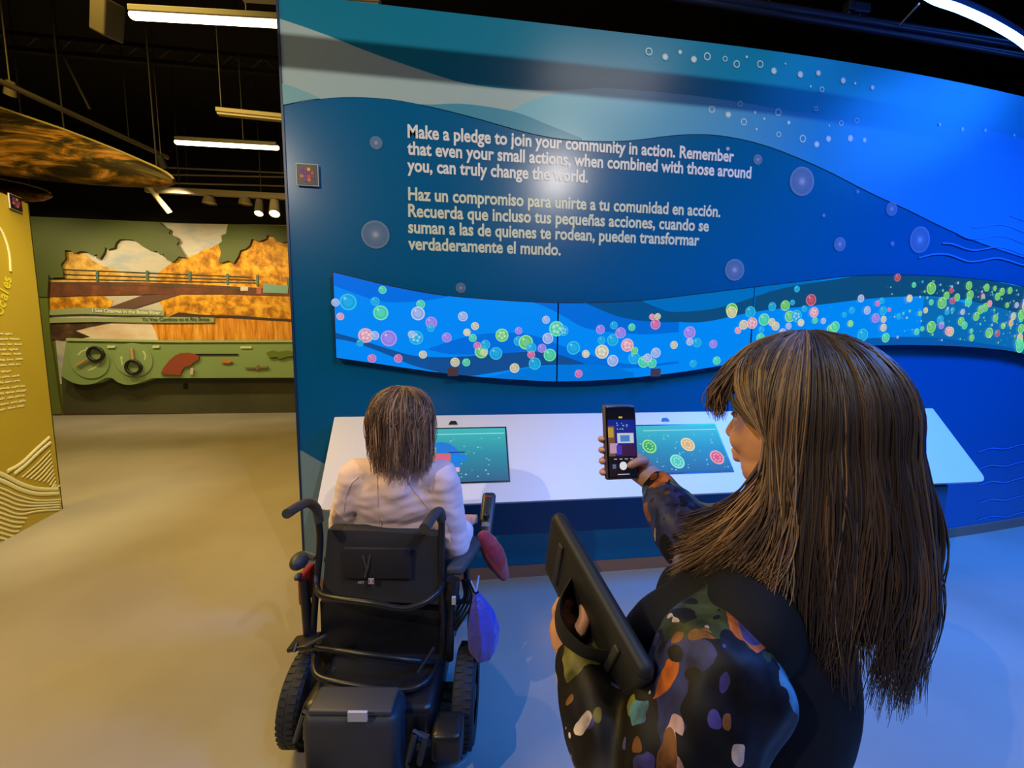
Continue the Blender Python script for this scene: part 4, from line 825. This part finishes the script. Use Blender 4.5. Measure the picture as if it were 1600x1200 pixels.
# right armrest, controller
a, e = hd(713, 888, 1.40), hd(743, 846, 1.60); d = (e-a).normalized(); Ma = Matrix((rt, d, rt.cross(d))).transposed()
MB().box((a+e)/2, (.07, (e-a).length+.05, .04), Ma, .017).build('armrest', mat('armrest_pad', (66, 66, 70), .6), wc)
q = (a+e)/2; MB().tube([q-UP*.02, V((q.x, q.y, .44)), LW(CX+.19, 1.5, .44)], .013, 10).build('armrest_post', BK, wc)
MB().tube([hd(708, 905, 1.38), hd(706, 935, 1.37)], .026, 12).build('tilt_clamp', BK, wc); MB().box(hd(709, 938, 1.34), (.014, .01, .028), WCM).build('small_label', mat('badge_white'), wc, False)
MB().tube([hd(705, 920, 1.38), hd(702, 1030, 1.36)], .016, 10).build('side_post', BK, wc)
for k in range(4): MB().tube(spline([hd(722+k*4, 905, 1.42), hd(726+k*5, 930, 1.40), hd(716+k*6, 950, 1.38), hd(700+k*4, 985, 1.37)], 5), .005, 6).build('cable', BK, wc)
a, e = hd(757, 846, 1.66), hd(764, 778, 1.80); d = (e-a).normalized(); nx = rt; nz = nx.cross(d); Mj = Matrix((nx, d, nz)).transposed()
jy = MB().box((a+e)/2, (.066, (e-a).length+.05, .036), Mj, .017).build('controller', mat('controller_dark', (40, 41, 43), .4), wc)
up_ = nz if nz.dot(EYE-a) > 0 else -nz
MB().caps((a+e)/2+up_*.015, (a+e)/2+up_*.045, .012, .015).build('joystick', BK, jy); MB().caps(e+up_*.016-rt*.012, e+up_*.016+rt*.012, .005, .005).build('button', mat('button_red', (150, 60, 60), .4), jy)
MB().box(a.lerp(e, .35)+up_*.018, (.04, .02, .003), Mj).build('display', mat('controller_display', (130, 130, 130), .3), jy, False)
MB().tube([a-UP*.005, hd(735, 862, 1.58)-UP*.02], .01, 8).build('controller_arm', BK, wc)
for sx in (-1, 1):
    MB().tube([LW(CX+sx*.1, 1.8, .45), LW(CX+sx*.1, 1.93, .4), LW(CX+sx*.1, 1.99, .13)], .013, 10).build('leg_rest', BK, wc)
    MB().box(LW(CX+sx*.1, 2.02, .115), (.14, .2, .02), WCM, .006).build('footplate', BK, wc)
# ---------------------------------------------------------------- bag and red cloth on the right side
bag = thing('drawstring_bag', hd(745, 985, 1.36), 'blue bag hanging at the right side of the wheelchair', 'bag')
bt = hd(744, 925, 1.40); bb_ = hd(749, 1028, 1.37); mb = MB(); vs = []; n = 28; prof = [(0, .012, .012), (.12, .03, .03), (.3, .055, .05), (.55, .072, .06), (.8, .066, .055), (.94, .045, .04), (1, .008, .008)]
for t, ra, rb in prof:
    c = bt.lerp(bb_, t)+rt*(.02*math.sin(t*2.6))
    for j in range(n):
        a = 2*math.pi*j/n; w_ = 1+.1*math.sin(a*7+t)*(1-t*.4); vs.append(c+rt*ra*w_*.85*math.cos(a)+fw*rb*w_*math.sin(a))
mb.add(vs, [(i_*n+j, i_*n+(j+1) % n, (i_+1)*n+(j+1) % n, (i_+1)*n+j) for i_ in range(len(prof)-1) for j in range(n)])
mb.build('pouch', mat('blue_nylon', (84, 78, 178), .38, bump=(26, .5, .02), sheen=.3), bag)
MB().tube([bt, hd(734, 905, 1.42)], .004, 6).tube([bt, hd(748, 900, 1.46)], .004, 6).build('drawstring', mat('white_cord', (170, 170, 200), .6), bag)
red = thing('red_cloth', hd(775, 868, 1.6), 'red cloth hanging over the right armrest below the controller', 'cloth')
mb = MB(); mb.chain(spline([hd(757, 842, 1.60), hd(768, 860, 1.60), hd(778, 880, 1.61), hd(787, 899, 1.62)], 3), [.036, .04, .045, .048, .048, .046, .042, .036, .03, .024])
mb.remesh('cloth', mat('red_fabric', (158, 34, 44), .7, bump=(30, .5, .01), sheen=.3), red, .006, 3, lambda p: .006*noise.noise(p*22))
# ================================================================ SEATED PERSON
sf, sl_ = frame(10)
hc = hd(627, 662, 1.43)
per = thing('person', LW(CX, 1.6, .54), 'seated person seen from behind in pale pink top with short brown hair', 'person')
shl, shr = hd(560, 745, 1.46), hd(688, 748, 1.46); nk = hd(623, 733, 1.445); elr, har = hd(712, 852, 1.50), hd(728, 822, 1.62); ell_ = hd(536, 815, 1.50); hal = LW(CX-.09, 1.76, .62)
hip = LW(CX, 1.60, .60); chest = hd(622, 800, 1.49)
body = MB(); head_parts(body, hc, sf, sl_, .95); body.caps(hc-UP*.06-sf*.01, nk-UP*.03, .05, .054); body.chain([nk-UP*.05+fw*.01, chest+fw*.045, hip+fw*.02], [.06, .09, .11])
body.chain([shl, ell_, hal], [.045, .04, .028]); body.chain([shr, elr, har], [.045, .04, .026])
for sx in (-1, 1):
    k0, k1, k2 = LW(CX+sx*.09, 1.60, .59), LW(CX+sx*.1, 1.92, .565), LW(CX+sx*.1, 2.0, .18); body.chain([k0, k1, k2], [.075, .055, .04]); body.chain([k2-UP*.005, LW(CX+sx*.1, 2.09, .165)], [.036, .026])
def relaxed_hand(mb, w, d, side, dn, s=1.0):
    """palm from wrist w along d, side = towards thumb, dn = palm normal; five curled fingers"""
    d, side, dn = d.normalized(), side.normalized(), dn.normalized(); mb.caps(w, w+d*.03*s, .024*s, .03*s)
    for k in range(4): mb.caps(w+d*.03*s+side*(k-1.5)*.018*s, w+d*.08*s+side*(k-1.5)*.019*s, .013*s, .0115*s, 10)
    for k, L in enumerate((.066, .078, .084, .074)):
        b0 = w+d*.082*s+side*(k-1.5)*.0195*s; p1 = b0+(d*.8+dn*.45)*L*.45*s; p2 = p1+(d*.25+dn*.95)*L*.32*s; p3 = p2+(-d*.35+dn*.8)*L*.25*s; finger(mb, [b0, p1, p2, p3], .0092*s)
    t0 = w+d*.02*s+side*.03*s; finger(mb, [t0, t0+(d*.6+side*.6+dn*.2)*.035*s, t0+(d*1.2+side*.55+dn*.5)*.05*s, t0+(d*1.6+side*.3+dn*.8)*.058*s], .0115*s)
relaxed_hand(body, har, fw+UP*.15+rt*.1, -rt, -UP, .92); relaxed_hand(body, hal, fw+rt*.3, rt, -UP, .92)
body.remesh('body', SKIN, per, .0045, 3); eyes(hc, sf, sl_, per, .95)
PINK = mat('pale_pink_knit', (242, 212, 214), .8, bump=(40, .12, .006), sheen=.4)
sw = MB(); M3s = Matrix((fw, -rt, UP)).transposed()
sw.ell(chest+UP*.05+fw*.03, (.115, .178, .20), M3s, 28); sw.ell(chest-UP*.12+fw*.045, (.115, .165, .2), M3s, 28); sw.ell(hip+UP*.05, (.14, .175, .12), M3s, 28)
sw.ell(chest+UP*.10-fw*.0, (.118, .205, .15), M3s, 28); sw.ell(chest+UP*.0+fw*.05, (.125, .205, .24), M3s, 28); sw.caps(shl, shr, .066, .066); sw.caps(nk+UP*.04+fw*.02, nk-UP*.05, .07, .088); sw.caps(nk-UP*.03, shl+UP*.01, .062, .062); sw.caps(nk-UP*.03, shr+UP*.01, .062, .062)
sw.chain([shr+rt*.008, elr, elr.lerp(har, .8)], [.068, .056, .042]); sw.chain([shl-rt*.008, ell_, ell_.lerp(hal, .85)], [.068, .056, .042])
sw.remesh('sweater', PINK, per, .006, 22, lambda p: .005*noise.noise(p*13)+.005*noise.noise(V((p.x*16+p.z*14, p.y*16, p.z*34-p.x*10))))
# seams lie on the knit of the back: cast onto it
swo = [o for o in per.children if o.name.startswith('sweater')][0]
def cast(p, d):
    loc = p-WM[swo.name].translation; ok, hit, nrm, _ = swo.ray_cast(loc, d); return (hit+WM[swo.name].translation+nrm*.0012) if ok else None
bpy.context.view_layer.update()
def seam(pxs):
    P = []
    for px, py in pxs:
        q = cast(EYE, ray(px, py).normalized())
        if q: P.append(q)
    if len(P) > 2: MB().tube(spline(P, 4), .0018, 6).build('seam', mat('pink_seam', (232, 200, 196), .8), per)
seam([(589, 742), (590, 760), (591, 785), (592, 810), (594, 826)]); seam([(633, 748), (645, 763), (658, 780), (670, 795)]); seam([(560, 745), (548, 757), (541, 775), (537, 800)])
tr_ = MB()
tr_.ell(hip-UP*.005, (.15, .18, .09), M3s, 24)
for sx in (-1, 1): tr_.chain([LW(CX+sx*.09, 1.60, .60), LW(CX+sx*.1, 1.92, .57), LW(CX+sx*.1, 2.0, .2)], [.088, .066, .055])
tr_.remesh('trousers', mat('dark_trousers', (40, 42, 56), .8), per, .008, 4)
for sx in (-1, 1): MB().chain([LW(CX+sx*.1, 1.985, .172), LW(CX+sx*.1, 2.06, .168), LW(CX+sx*.1, 2.13, .162)], [.05, .046, .04]).remesh('shoe', mat('shoe_black', (30, 30, 32), .6), per, .006, 3)
# hair, layered to the nape
hr = Hair(hc+UP*.012, sf, sl_); rn = random.Random(4); Rf, Rl, Ru = .112, .102, .116
cols = [(92, 66, 52), (112, 82, 62), (130, 98, 74), (148, 114, 86), (168, 134, 104), (100, 74, 60)]
cap = MB(); cap.col = (52, 38, 32, 1)
for k in range(420):
    ph = rn.uniform(-math.pi, math.pi); th0 = rn.uniform(.04, 1.5); 
    front = abs(ph) < .75
    L = rn.uniform(-.2, -.07) if not front else rn.uniform(.0, .05)
    if not front and abs(ph) < 1.3: L = rn.uniform(-.1, -.04)
    infl = rn.uniform(.0, .012); curl = rn.uniform(-.012, .02); tw = rn.uniform(-.25, .25); cc = rn.choice(cols)
    for m_ in range(9):
        p2 = ph+rn.gauss(0, .035); t2 = max(.02, th0+rn.gauss(0, .04)); pts = []; N_ = 13
        jf, jl = rn.gauss(0, .002), rn.gauss(0, .002); off = infl+rn.uniform(0, .006); fz = rn.uniform(.001, .011); wv = rn.uniform(0, 6.28)
        Le = L+rn.uniform(-.012, .012)
        for i_ in range(N_):
            t = i_/(N_-1); th = t2+(1.75-t2)*min(1, t*1.5)
            phx = p2+tw*t*t+.06*math.sin(9*t+wv)
            a = (Rf+off)*math.sin(min(th, 1.6))*math.cos(phx); b_2 = (Rl+off)*math.sin(min(th, 1.6))*math.sin(phx); u = (Ru+off)*math.cos(th)
            if t > .55:
                q = (t-.55)/.45; u0 = u; u = u*(1-q)+Le*q; s_ = 1-.1*q*q + curl*7*q*q*q; a = a*s_; b_2 = b_2*s_
            if u < Le: u = Le+rn.uniform(0, .004)
            pts.append((a+jf+fz*math.sin(5*t+wv), b_2+jl+fz*math.cos(6*t+wv), u+fz*.5*math.sin(7*t)))
        lift = rn.uniform(.6, 1.2); hr.strand(pts, .0014, tuple(q*lift for q in cc), tuple(min(255, q*lift*1.18+6) for q in cc))
hr.mb.col = (50, 37, 31, 1)
M3h = Matrix((sf, sl_, UP)).transposed(); hr.mb.ell(hc+UP*.012-sf*.008, (.1, .092, .108), M3h, 24); hr.mb.ell(hc-UP*.055-sf*.04, (.055, .07, .085), M3h, 20)
hr.build('hair', HAIRM, per)['label'] = 'short layered brown hair'
# ================================================================ STANDING PERSON
hf, hl = frame(-13); bf, bl = frame(-42)
Hc = od(1247, 662, .6); N = od(1196, 862, .6)-bf*.0
wo = thing('person', V((N.x, N.y, 0)), 'standing person with long brown hair and dark floral blouse, holding up a phone', 'person')
B = lambda a, b_2, u: N+bf*a+bl*b_2+UP*u
shL, shR = B(.025, .175, -.10), B(0, -.17, -.06)
wrL = od(908, 1028, .60); elL = od(1010, 1290, .48); elR = od(1070, 835, .72); wrR = od(1030, 758, .84)
body = MB(); head_parts(body, Hc, hf, hl, 1.0); body.caps(Hc-UP*.07-hf*.015, N-UP*.02, .052, .058)
M3b = Matrix((bf, bl, UP)).transposed(); body.ell(B(0, 0, -.17), (.1, .15, .2), M3b, 24); body.ell(B(0, 0, -.4), (.105, .145, .2), M3b, 24); body.ell(B(-.01, 0, -.58), (.12, .165, .15), M3b, 24)
body.caps(N-UP*.03, shL, .06, .05); body.caps(N-UP*.03, shR, .06, .05)
body.chain([shL, elL, wrL], [.05, .04, .027]); body.chain([shR, elR, wrR], [.05, .04, .027])
zg = N.z
for sx in (-1, 1): body.chain([B(0, sx*.085, -.6), B(.01, sx*.09, -zg+.5), B(-.02, sx*.09, -zg+.09)], [.085, .06, .042]); body.caps(B(-.02, sx*.09, -zg+.06), B(.10, sx*.098, -zg+.05), .034, .027)
# phone in the right hand
PHc = od(969, 690, .85); ph_r = (cA*.97+cF*.24-cB*.02).normalized(); ph_u = (cB-cA*.13+cF*.10); ph_u = (ph_u-ph_r*ph_u.dot(ph_r)).normalized(); ph_n = ph_r.cross(ph_u); ph_n = ph_n if ph_n.dot(EYE-PHc) > 0 else -ph_n
Mp = Matrix((ph_r, -ph_n, ph_u)).transposed(); PW, PH_ = .0715, .155
Q = lambda x_, z_, n_: PHc+ph_r*x_+ph_u*z_+ph_n*n_
pm = Q(.052, -.056, -.03)
body.chain([wrR, pm, Q(.03, -.035, -.032)], [.027, .03, .026])
for k, (zb_, ztip) in enumerate(((.0, .006), (-.022, -.018), (-.043, -.042), (-.062, -.066))):
    finger(body, [Q(.028, zb_, -.026), Q(-.012, zb_, -.024), Q(-.037, ztip, -.018), Q(-.0445, ztip, .001)], .0092)
finger(body, [Q(.056, -.052, -.012), Q(.05, -.042, .012), Q(.032, -.043, .018), Q(.014, -.05, .0165)], .0115)
# left hand behind the tablet
T1, T2 = od(862, 842, .70), od(995, 1092, .52); td = (T2-T1).normalized(); tm = (T1+T2)/2
tn = (EYE-tm).normalized(); tn = (tn*.02-cA); tn = (tn-td*tn.dot(td)).normalized(); tw_ = td.cross(tn)
hand0 = od(884, 985, .62)
body.chain([wrL, od(888, 1000, .615), hand0], [.026, .028, .027])
for k in range(4):
    b0 = od(877+k*3, 972-k*3, .625+.012*k); finger(body, [b0, od(869+k*6, 955-k*5, .625+.012*k), od(876+k*7, 940-k*3, .63+.012*k), od(893+k*6, 942-k*2, .635+.012*k)], .0095)
finger(body, [od(893, 995, .6), od(906, 985, .59), od(914, 968, .595), od(913, 950, .605)], .0115)
body.remesh('body', SKIN, wo, .0042, 3); eyes(Hc, hf, hl, wo)
# floral blouse (sleeves and tails) and black vest
FL = bpy.data.materials.new('floral_print'); FL.use_nodes = True; nt = FL.node_tree; pb = nt.nodes['Principled BSDF']; pb.inputs['Roughness'].default_value = .55; pb.inputs['Specular IOR Level'].default_value = .3
tc = nt.nodes.new('ShaderNodeTexCoord'); mp_ = nt.nodes.new('ShaderNodeMapping'); mp_.inputs['Scale'].default_value = (1, 1, .62); mp_.inputs['Rotation'].default_value = (.3, .5, .4); nt.links.new(tc.outputs['Object'], mp_.inputs[0])
nz_ = nt.nodes.new('ShaderNodeTexNoise'); nz_.inputs['Scale'].default_value = 9; nz_.inputs['Detail'].default_value = 3; nt.links.new(mp_.outputs[0], nz_.inputs[0])
mx_ = nt.nodes.new('ShaderNodeMixRGB'); mx_.blend_type = 'ADD'; mx_.inputs[0].default_value = .12; nt.links.new(mp_.outputs[0], mx_.inputs[1]); nt.links.new(nz_.outputs['Color'], mx_.inputs[2])
def blobs(scale, stops, thr, prev, seed):
    ad = nt.nodes.new('ShaderNodeVectorMath'); ad.operation = 'ADD'; ad.inputs[1].default_value = (seed, seed*2.1, seed*.7); nt.links.new(mx_.outputs[0], ad.inputs[0])
    vo = nt.nodes.new('ShaderNodeTexVoronoi'); vo.inputs['Scale'].default_value = scale; nt.links.new(ad.outputs[0], vo.inputs['Vector'])
    sp_ = nt.nodes.new('ShaderNodeSeparateColor'); nt.links.new(vo.outputs['Color'], sp_.inputs[0])
    rp = nt.nodes.new('ShaderNodeValToRGB'); rp.color_ramp.interpolation = 'CONSTANT'
    for i_, (p_, c_) in enumerate(stops):
        e_ = rp.color_ramp.elements[i_] if i_ < 2 else rp.color_ramp.elements.new(p_); e_.position = p_; e_.color = (*lin(c_), 1)
    nt.links.new(sp_.outputs[0], rp.inputs[0])
    th_ = nt.nodes.new('ShaderNodeMath'); th_.operation = 'MULTIPLY_ADD'; th_.inputs[1].default_value = thr*.9; th_.inputs[2].default_value = thr*.35; nt.links.new(sp_.outputs[1], th_.inputs[0])
    lt = nt.nodes.new('ShaderNodeMath'); lt.operation = 'LESS_THAN'; nt.links.new(vo.outputs['Distance'], lt.inputs[0]); nt.links.new(th_.outputs[0], lt.inputs[1])
    mm = nt.nodes.new('ShaderNodeMixRGB'); nt.links.new(lt.outputs[0], mm.inputs[0]); 
    if prev is None: mm.inputs[1].default_value = (*lin((18, 17, 26)), 1)
    else: nt.links.new(prev, mm.inputs[1])
    nt.links.new(rp.outputs[0], mm.inputs[2]); return mm.outputs[0]
o1 = blobs(10, [(0, (118, 116, 56)), (.22, (20, 20, 30)), (.36, (52, 58, 116)), (.5, (60, 72, 46)), (.64, (132, 128, 66)), (.78, (58, 92, 140)), (.9, (40, 34, 58))], .66, None, 0)
o2 = blobs(17, [(0, (20, 19, 28)), (.2, (206, 172, 184)), (.36, (206, 108, 40)), (.5, (22, 20, 32)), (.6, (164, 152, 196)), (.74, (24, 22, 34)), (.84, (84, 140, 170)), (.93, (170, 90, 60))], .5, o1, 3.3)
o3 = blobs(40, [(0, (20, 19, 28)), (.5, (20, 19, 28)), (.62, (222, 206, 206)), (.74, (140, 92, 52)), (.86, (76, 70, 150))], .4, o2, 7.7)
n2 = nt.nodes.new('ShaderNodeTexNoise'); n2.inputs['Scale'].default_value = 34; n2.inputs['Detail'].default_value = 5; nt.links.new(mp_.outputs[0], n2.inputs[0])
m2 = nt.nodes.new('ShaderNodeMapRange'); m2.inputs[1].default_value = .35; m2.inputs[2].default_value = .68; m2.inputs[3].default_value = .25; m2.inputs[4].default_value = 1.15; nt.links.new(n2.outputs[0], m2.inputs[0])
m3 = nt.nodes.new('ShaderNodeMixRGB'); m3.blend_type = 'MULTIPLY'; m3.inputs[0].default_value = 1; nt.links.new(o3, m3.inputs[1]); nt.links.new(m2.outputs[0], m3.inputs[2])
nt.links.new(m3.outputs[0], pb.inputs['Base Color'])
BLK = mat('black_vest', (17, 18, 25), .8, spec=.25, bump=(120, .1, .002))
fold = lambda p: .009*noise.noise(V((p.x*20+p.z*6, p.y*20, p.z*6)))+.004*noise.noise(p*26)
bl_ = MB(); bl_.chain([shL-UP*.005, shL.lerp(elL, .5), elL, elL.lerp(wrL, .5), elL.lerp(wrL, .93)], [.082, .08, .074, .064, .048]); bl_.chain([shR, shR.lerp(elR, .5), elR, elR.lerp(wrR, .5), elR.lerp(wrR, .9)], [.07, .066, .06, .05, .038])
bl_.caps(N-UP*.055, shL, .06, .074); bl_.ell(B(0, 0, -.2), (.105, .15, .2), M3b, 24); bl_.ell(B(-.01, 0, -.58), (.15, .195, .17), M3b, 24); bl_.ell(B(0, 0, -.42), (.12, .165, .2), M3b, 24)
bl_.remesh('blouse', FL, wo, .006, 4, fold)
ve = MB(); ve.ell(B(-.01, -.005, -.2), (.118, .16, .2), M3b, 28); ve.ell(B(-.005, 0, -.42), (.13, .175, .2), M3b, 28); ve.ell(B(.105, .085, -.19), (.085, .075, .1), M3b, 24); ve.ell(B(.105, -.075, -.19), (.085, .075, .1), M3b, 24); ve.caps(N-UP*.06, B(.1, .09, -.15), .07, .075)
ve.caps(N-UP*.05, B(.0, .115, -.06), .068, .062); ve.caps(N-UP*.05, B(-.005, -.135, -.065), .062, .055); ve.caps(N-UP*.01-hf*.01, N-UP*.05, .064, .075)
ve.remesh('vest', BLK, wo, .006, 18, lambda p: .003*noise.noise(p*12))
tr_ = MB(); tr_.ell(B(-.01, 0, -.62), (.13, .175, .15), M3b, 24)
for sx in (-1, 1): tr_.chain([B(0, sx*.085, -.62), B(.01, sx*.09, -zg+.5), B(-.02, sx*.09, -zg+.1)], [.1, .078, .062])
tr_.remesh('trousers', mat('dark_trousers'), wo, .008, 4)
for sx in (-1, 1): MB().chain([B(-.03, sx*.09, -zg+.052), B(.06, sx*.095, -zg+.052), B(.13, sx*.1, -zg+.048)], [.052, .052, .048]).remesh('shoe', mat('shoe_black'), wo, .006, 3)
# watch on the left wrist
wa = thing('wrist_watch', od(896, 1032, .6), 'watch with pale strap and gold case on the left wrist of the standing person', 'watch')
wd_ = (hand0-wrL).normalized(); u_ = wd_.cross(cF).normalized(); v2 = wd_.cross(u_)
MB().tube([wrL+u_*math.cos(a)*.031+v2*math.sin(a)*.029 for a in np.linspace(0, 6.2832, 33)[:-1]], .009, 8, closed=True, flat=.3, ref=wd_).build('strap', mat('beige_strap', (170, 158, 140), .5), wa)
side_ = -cA; side_ = (side_-wd_*side_.dot(wd_)).normalized()
MB().box(wrL+side_*.033, (.008, .03, .034), Matrix((side_, wd_.cross(side_), wd_)).transposed(), .004).build('case', mat('gold_case', (226, 190, 110), .25, .9), wa)
# hair
LONG = Hair(Hc+UP*.012, hf, hl); rn = random.Random(11); Rfb, Rff, Rl, Ru = .122, .108, .096, .118
dark = [(56, 44, 44), (68, 54, 50), (78, 62, 56), (50, 40, 44)]; lite = [(122, 98, 78), (140, 114, 90), (106, 84, 68), (94, 74, 62)]
def hair_path(ph, th0, off, N_, ext):
    """head-frame points: bangs in front, side locks swept forward over the shoulder, long at the back"""
    pts = []; ap = abs(ph); sg = 1 if ph > 0 else -1; front = ap < .95; side = .95 <= ap < 1.95
    ang = max(ap, 1.78)*sg if side else ph
    Le = (.02 if ap < .6 else .02-(ap-.6)*.22) if front else (-.275 if side else -.285+.05*math.cos(ap))
    Le += ext
    for i_ in range(N_):
        t = i_/(N_-1); k1 = .3 if not front else 1
        th = th0+(1.72-th0)*min(1, t/k1) if not front else th0+(1.40-th0+max(0, ap-.6)*.9)*t
        ax = (ph+(ang-ph)*min(1, t/k1)) if side else ph
        sn = math.sin(min(th, 1.571)); Rf = (Rff if abs(ax) < 1.57 else Rfb)+off
        a = Rf*sn*math.cos(ax); b_2 = (Rl+off)*sn*math.sin(ax); u = (Ru+off)*math.cos(th)
        if front: a += .006*t
        elif t > k1:
            q = (t-k1)/(1-k1); u = u*(1-q)+Le*q
            if side:
                w_ = max(0, min(1, (1.95-ap)/.8)); a += (.115*q**1.9-.012*math.sin(q*3.14))*w_; b_2 += (.012*q+.03*q*q)*sg
                a -= .03*math.sin(q*2.2)*(1-w_)
            else:
                bulge = .026*math.sin(min(1, q*1.2)*math.pi*.62); a -= bulge*abs(math.cos(ph)); b_2 += bulge*.7*math.sin(ph)
        pts.append((a, b_2, u))
    return pts
for k in range(900):
    ph = rn.uniform(-math.pi, math.pi); th0 = abs(rn.gauss(0, .5))+.03 if rn.random() < .6 else rn.uniform(.1, 1.45)
    if abs(ph) < .95: th0 = rn.uniform(.1, .9)
    off = rn.uniform(0, .012); ext_ = rn.uniform(-.02, .09)*(.25 if abs(ph) < .95 else 1); face = .14 if abs(ph) > 2.1 else .5  # fewer light clumps at the back: dim light there put into the colour
    base = rn.choice(lite) if rn.random() < face else rn.choice(dark); wv = rn.uniform(0, 6.28); amp = rn.uniform(.001, .011)
    for m_ in range(9):
        p2 = ph+rn.gauss(0, .035)
        raw = hair_path(max(-math.pi, min(math.pi, p2)), max(.02, th0+rn.gauss(0, .04)), off+rn.uniform(0, .004), 20, ext_+rn.uniform(-.015, .015)); j1, j2 = rn.gauss(0, .0035), rn.gauss(0, .0035); pts = []
        for i_, (a, b_2, u) in enumerate(raw):
            t = i_/19; s_ = amp*math.sin(wv+t*8)*t; pts.append((a+s_+j1*t, b_2+s_*.7+j2*t, u))
        lf = rn.uniform(.75, 1.2)*(1.22 if .3 < ph < 2.0 else 1); LONG.strand(pts, .00105, tuple(q*lf*.85 for q in base), tuple(min(255, q*lf*1.08) for q in base))
LONG.mb.col = (56, 44, 44, 1)
cap_ = LONG.mb
M3h = Matrix((hf, hl, UP)).transposed(); cap_.ell(Hc+UP*.035-hf*.03, (.088, .088, .094), M3h, 28)
ng, nt_ = 40, 20; vs = []
for j in range(ng+1):
    ph = 1.8+(2*math.pi-3.6)*j/ng; ph = ph if ph <= math.pi else ph-2*math.pi
    for a, b_2, u in hair_path(ph, .25, -.006, nt_, .06): vs.append(LONG.P(a*.97, b_2*.97, u))
cap_.add(vs, [(j*nt_+i_, (j+1)*nt_+i_, (j+1)*nt_+i_+1, j*nt_+i_+1) for j in range(ng) for i_ in range(nt_-1)])
LONG.build('hair', HAIRM, wo)['label'] = 'long brown hair with blonde highlights'
# phone
phn = thing('phone', PHc, 'smartphone in a brown case showing a live camera view, held up in the right hand', 'phone')
MB().box(PHc, (PW+.008, .0125, PH_+.008), Mp, .006).build('case', mat('phone_case', (92, 76, 72), .5), phn)
MB().box(Q(0, 0, .0045), (PW+.001, .006, PH_+.001), Mp, .0028).build('frame', mat('phone_black', (16, 17, 22), .2), phn)
mb = MB()
def pq(x0, z0, x1, z1, col, n_=.0083): mb.add([Q(x0*PW, z0*PH_, n_), Q(x1*PW, z0*PH_, n_), Q(x1*PW, z1*PH_, n_), Q(x0*PW, z1*PH_, n_)], [(0, 1, 2, 3)], (*col, 1))
pq(-.46, -.485, .46, .485, (14, 18, 34)); pq(-.46, -.2, .46, .31, (10, 40, 150), .0084); pq(-.46, -.2, -.24, .22, (120, 84, 60), .0085); pq(-.46, .06, -.28, .2, (196, 160, 70), .0086)
pq(-.16, -.02, .4, .12, (214, 216, 226), .0086); pq(-.06, .0, .26, .09, (70, 140, 220), .0087); pq(-.16, -.2, .46, -.04, (60, 30, 80), .0086); pq(-.42, -.16, -.16, -.02, (200, 160, 190), .0087); pq(-.2, -.18, -.02, -.05, (70, 60, 190), .0088)
for i_ in range(14): x_ = random.uniform(-.2, .42); z_ = random.uniform(.16, .27); pq(x_, z_, x_+.03, z_+.014, random.choice([(90, 190, 240), (180, 220, 250), (120, 220, 200)]), .0089)
pq(-.08, .33, .04, .355, (220, 190, 90), .0086)
for x_ in (-.3, -.12, .06, .24): pq(x_, -.245, x_+.1, -.235, (210, 210, 220), .0086)
mb.add([Q(0, -.335*PH_, .0086)]+[Q(.009*math.cos(a), -.335*PH_+.009*math.sin(a), .0086) for a in np.linspace(0, 6.2832, 25)[:-1]], [(0, 1+j, 1+(j+1) % 24) for j in range(24)], (240, 240, 245, 1)); pq(-.36, -.37, -.24, -.31, (90, 110, 150), .0086); pq(-.2, -.455, .2, -.447, (230, 230, 235), .0086)
mb.build('phone_display', mat('phone_glow', None, .15, attr='emit', estr=.8), phn, False)
# tablet in a rugged case
tab = thing('tablet', tm, 'tablet in a black rugged case with hand strap, held upright in the left hand', 'tablet')
TLn = (T2-T1).length; Mt = Matrix((tw_, tn, td)).transposed(); TB = mat('rugged_black', (30, 31, 34), .55)
TP = lambda w_, n_, d_: tm+tw_*w_+tn*n_+td*d_
MB().box(tm, (.165, .022, TLn), Mt, .009).build('case', TB, tab)
for sx in (-1, 1): MB().caps(TP(sx*.08, 0, -TLn*.44), TP(sx*.08, 0, TLn*.44), .013, .013).build('bumper', TB, tab)
MB().box(TP(0, -.012, 0), (.145, .003, TLn*.9), Mt).build('glass', mat('black_glass'), tab, False)
for sx in (-.5, .5): MB().box(TP(0, .012, sx*TLn*.62), (.13, .008, .012), Mt, .003).build('rib', mat('rugged_grey', (48, 50, 52), .5), tab)
MB().tube(spline([TP(0, .01, -TLn*.16), TP(0, .045, -TLn*.06), TP(0, .055, TLn*.06), TP(0, .04, TLn*.2), TP(0, .01, TLn*.28)], 6), .028, 10, flat=.16, ref=tw_).build('hand_strap', mat('strap_black', (24, 24, 26), .8), tab)
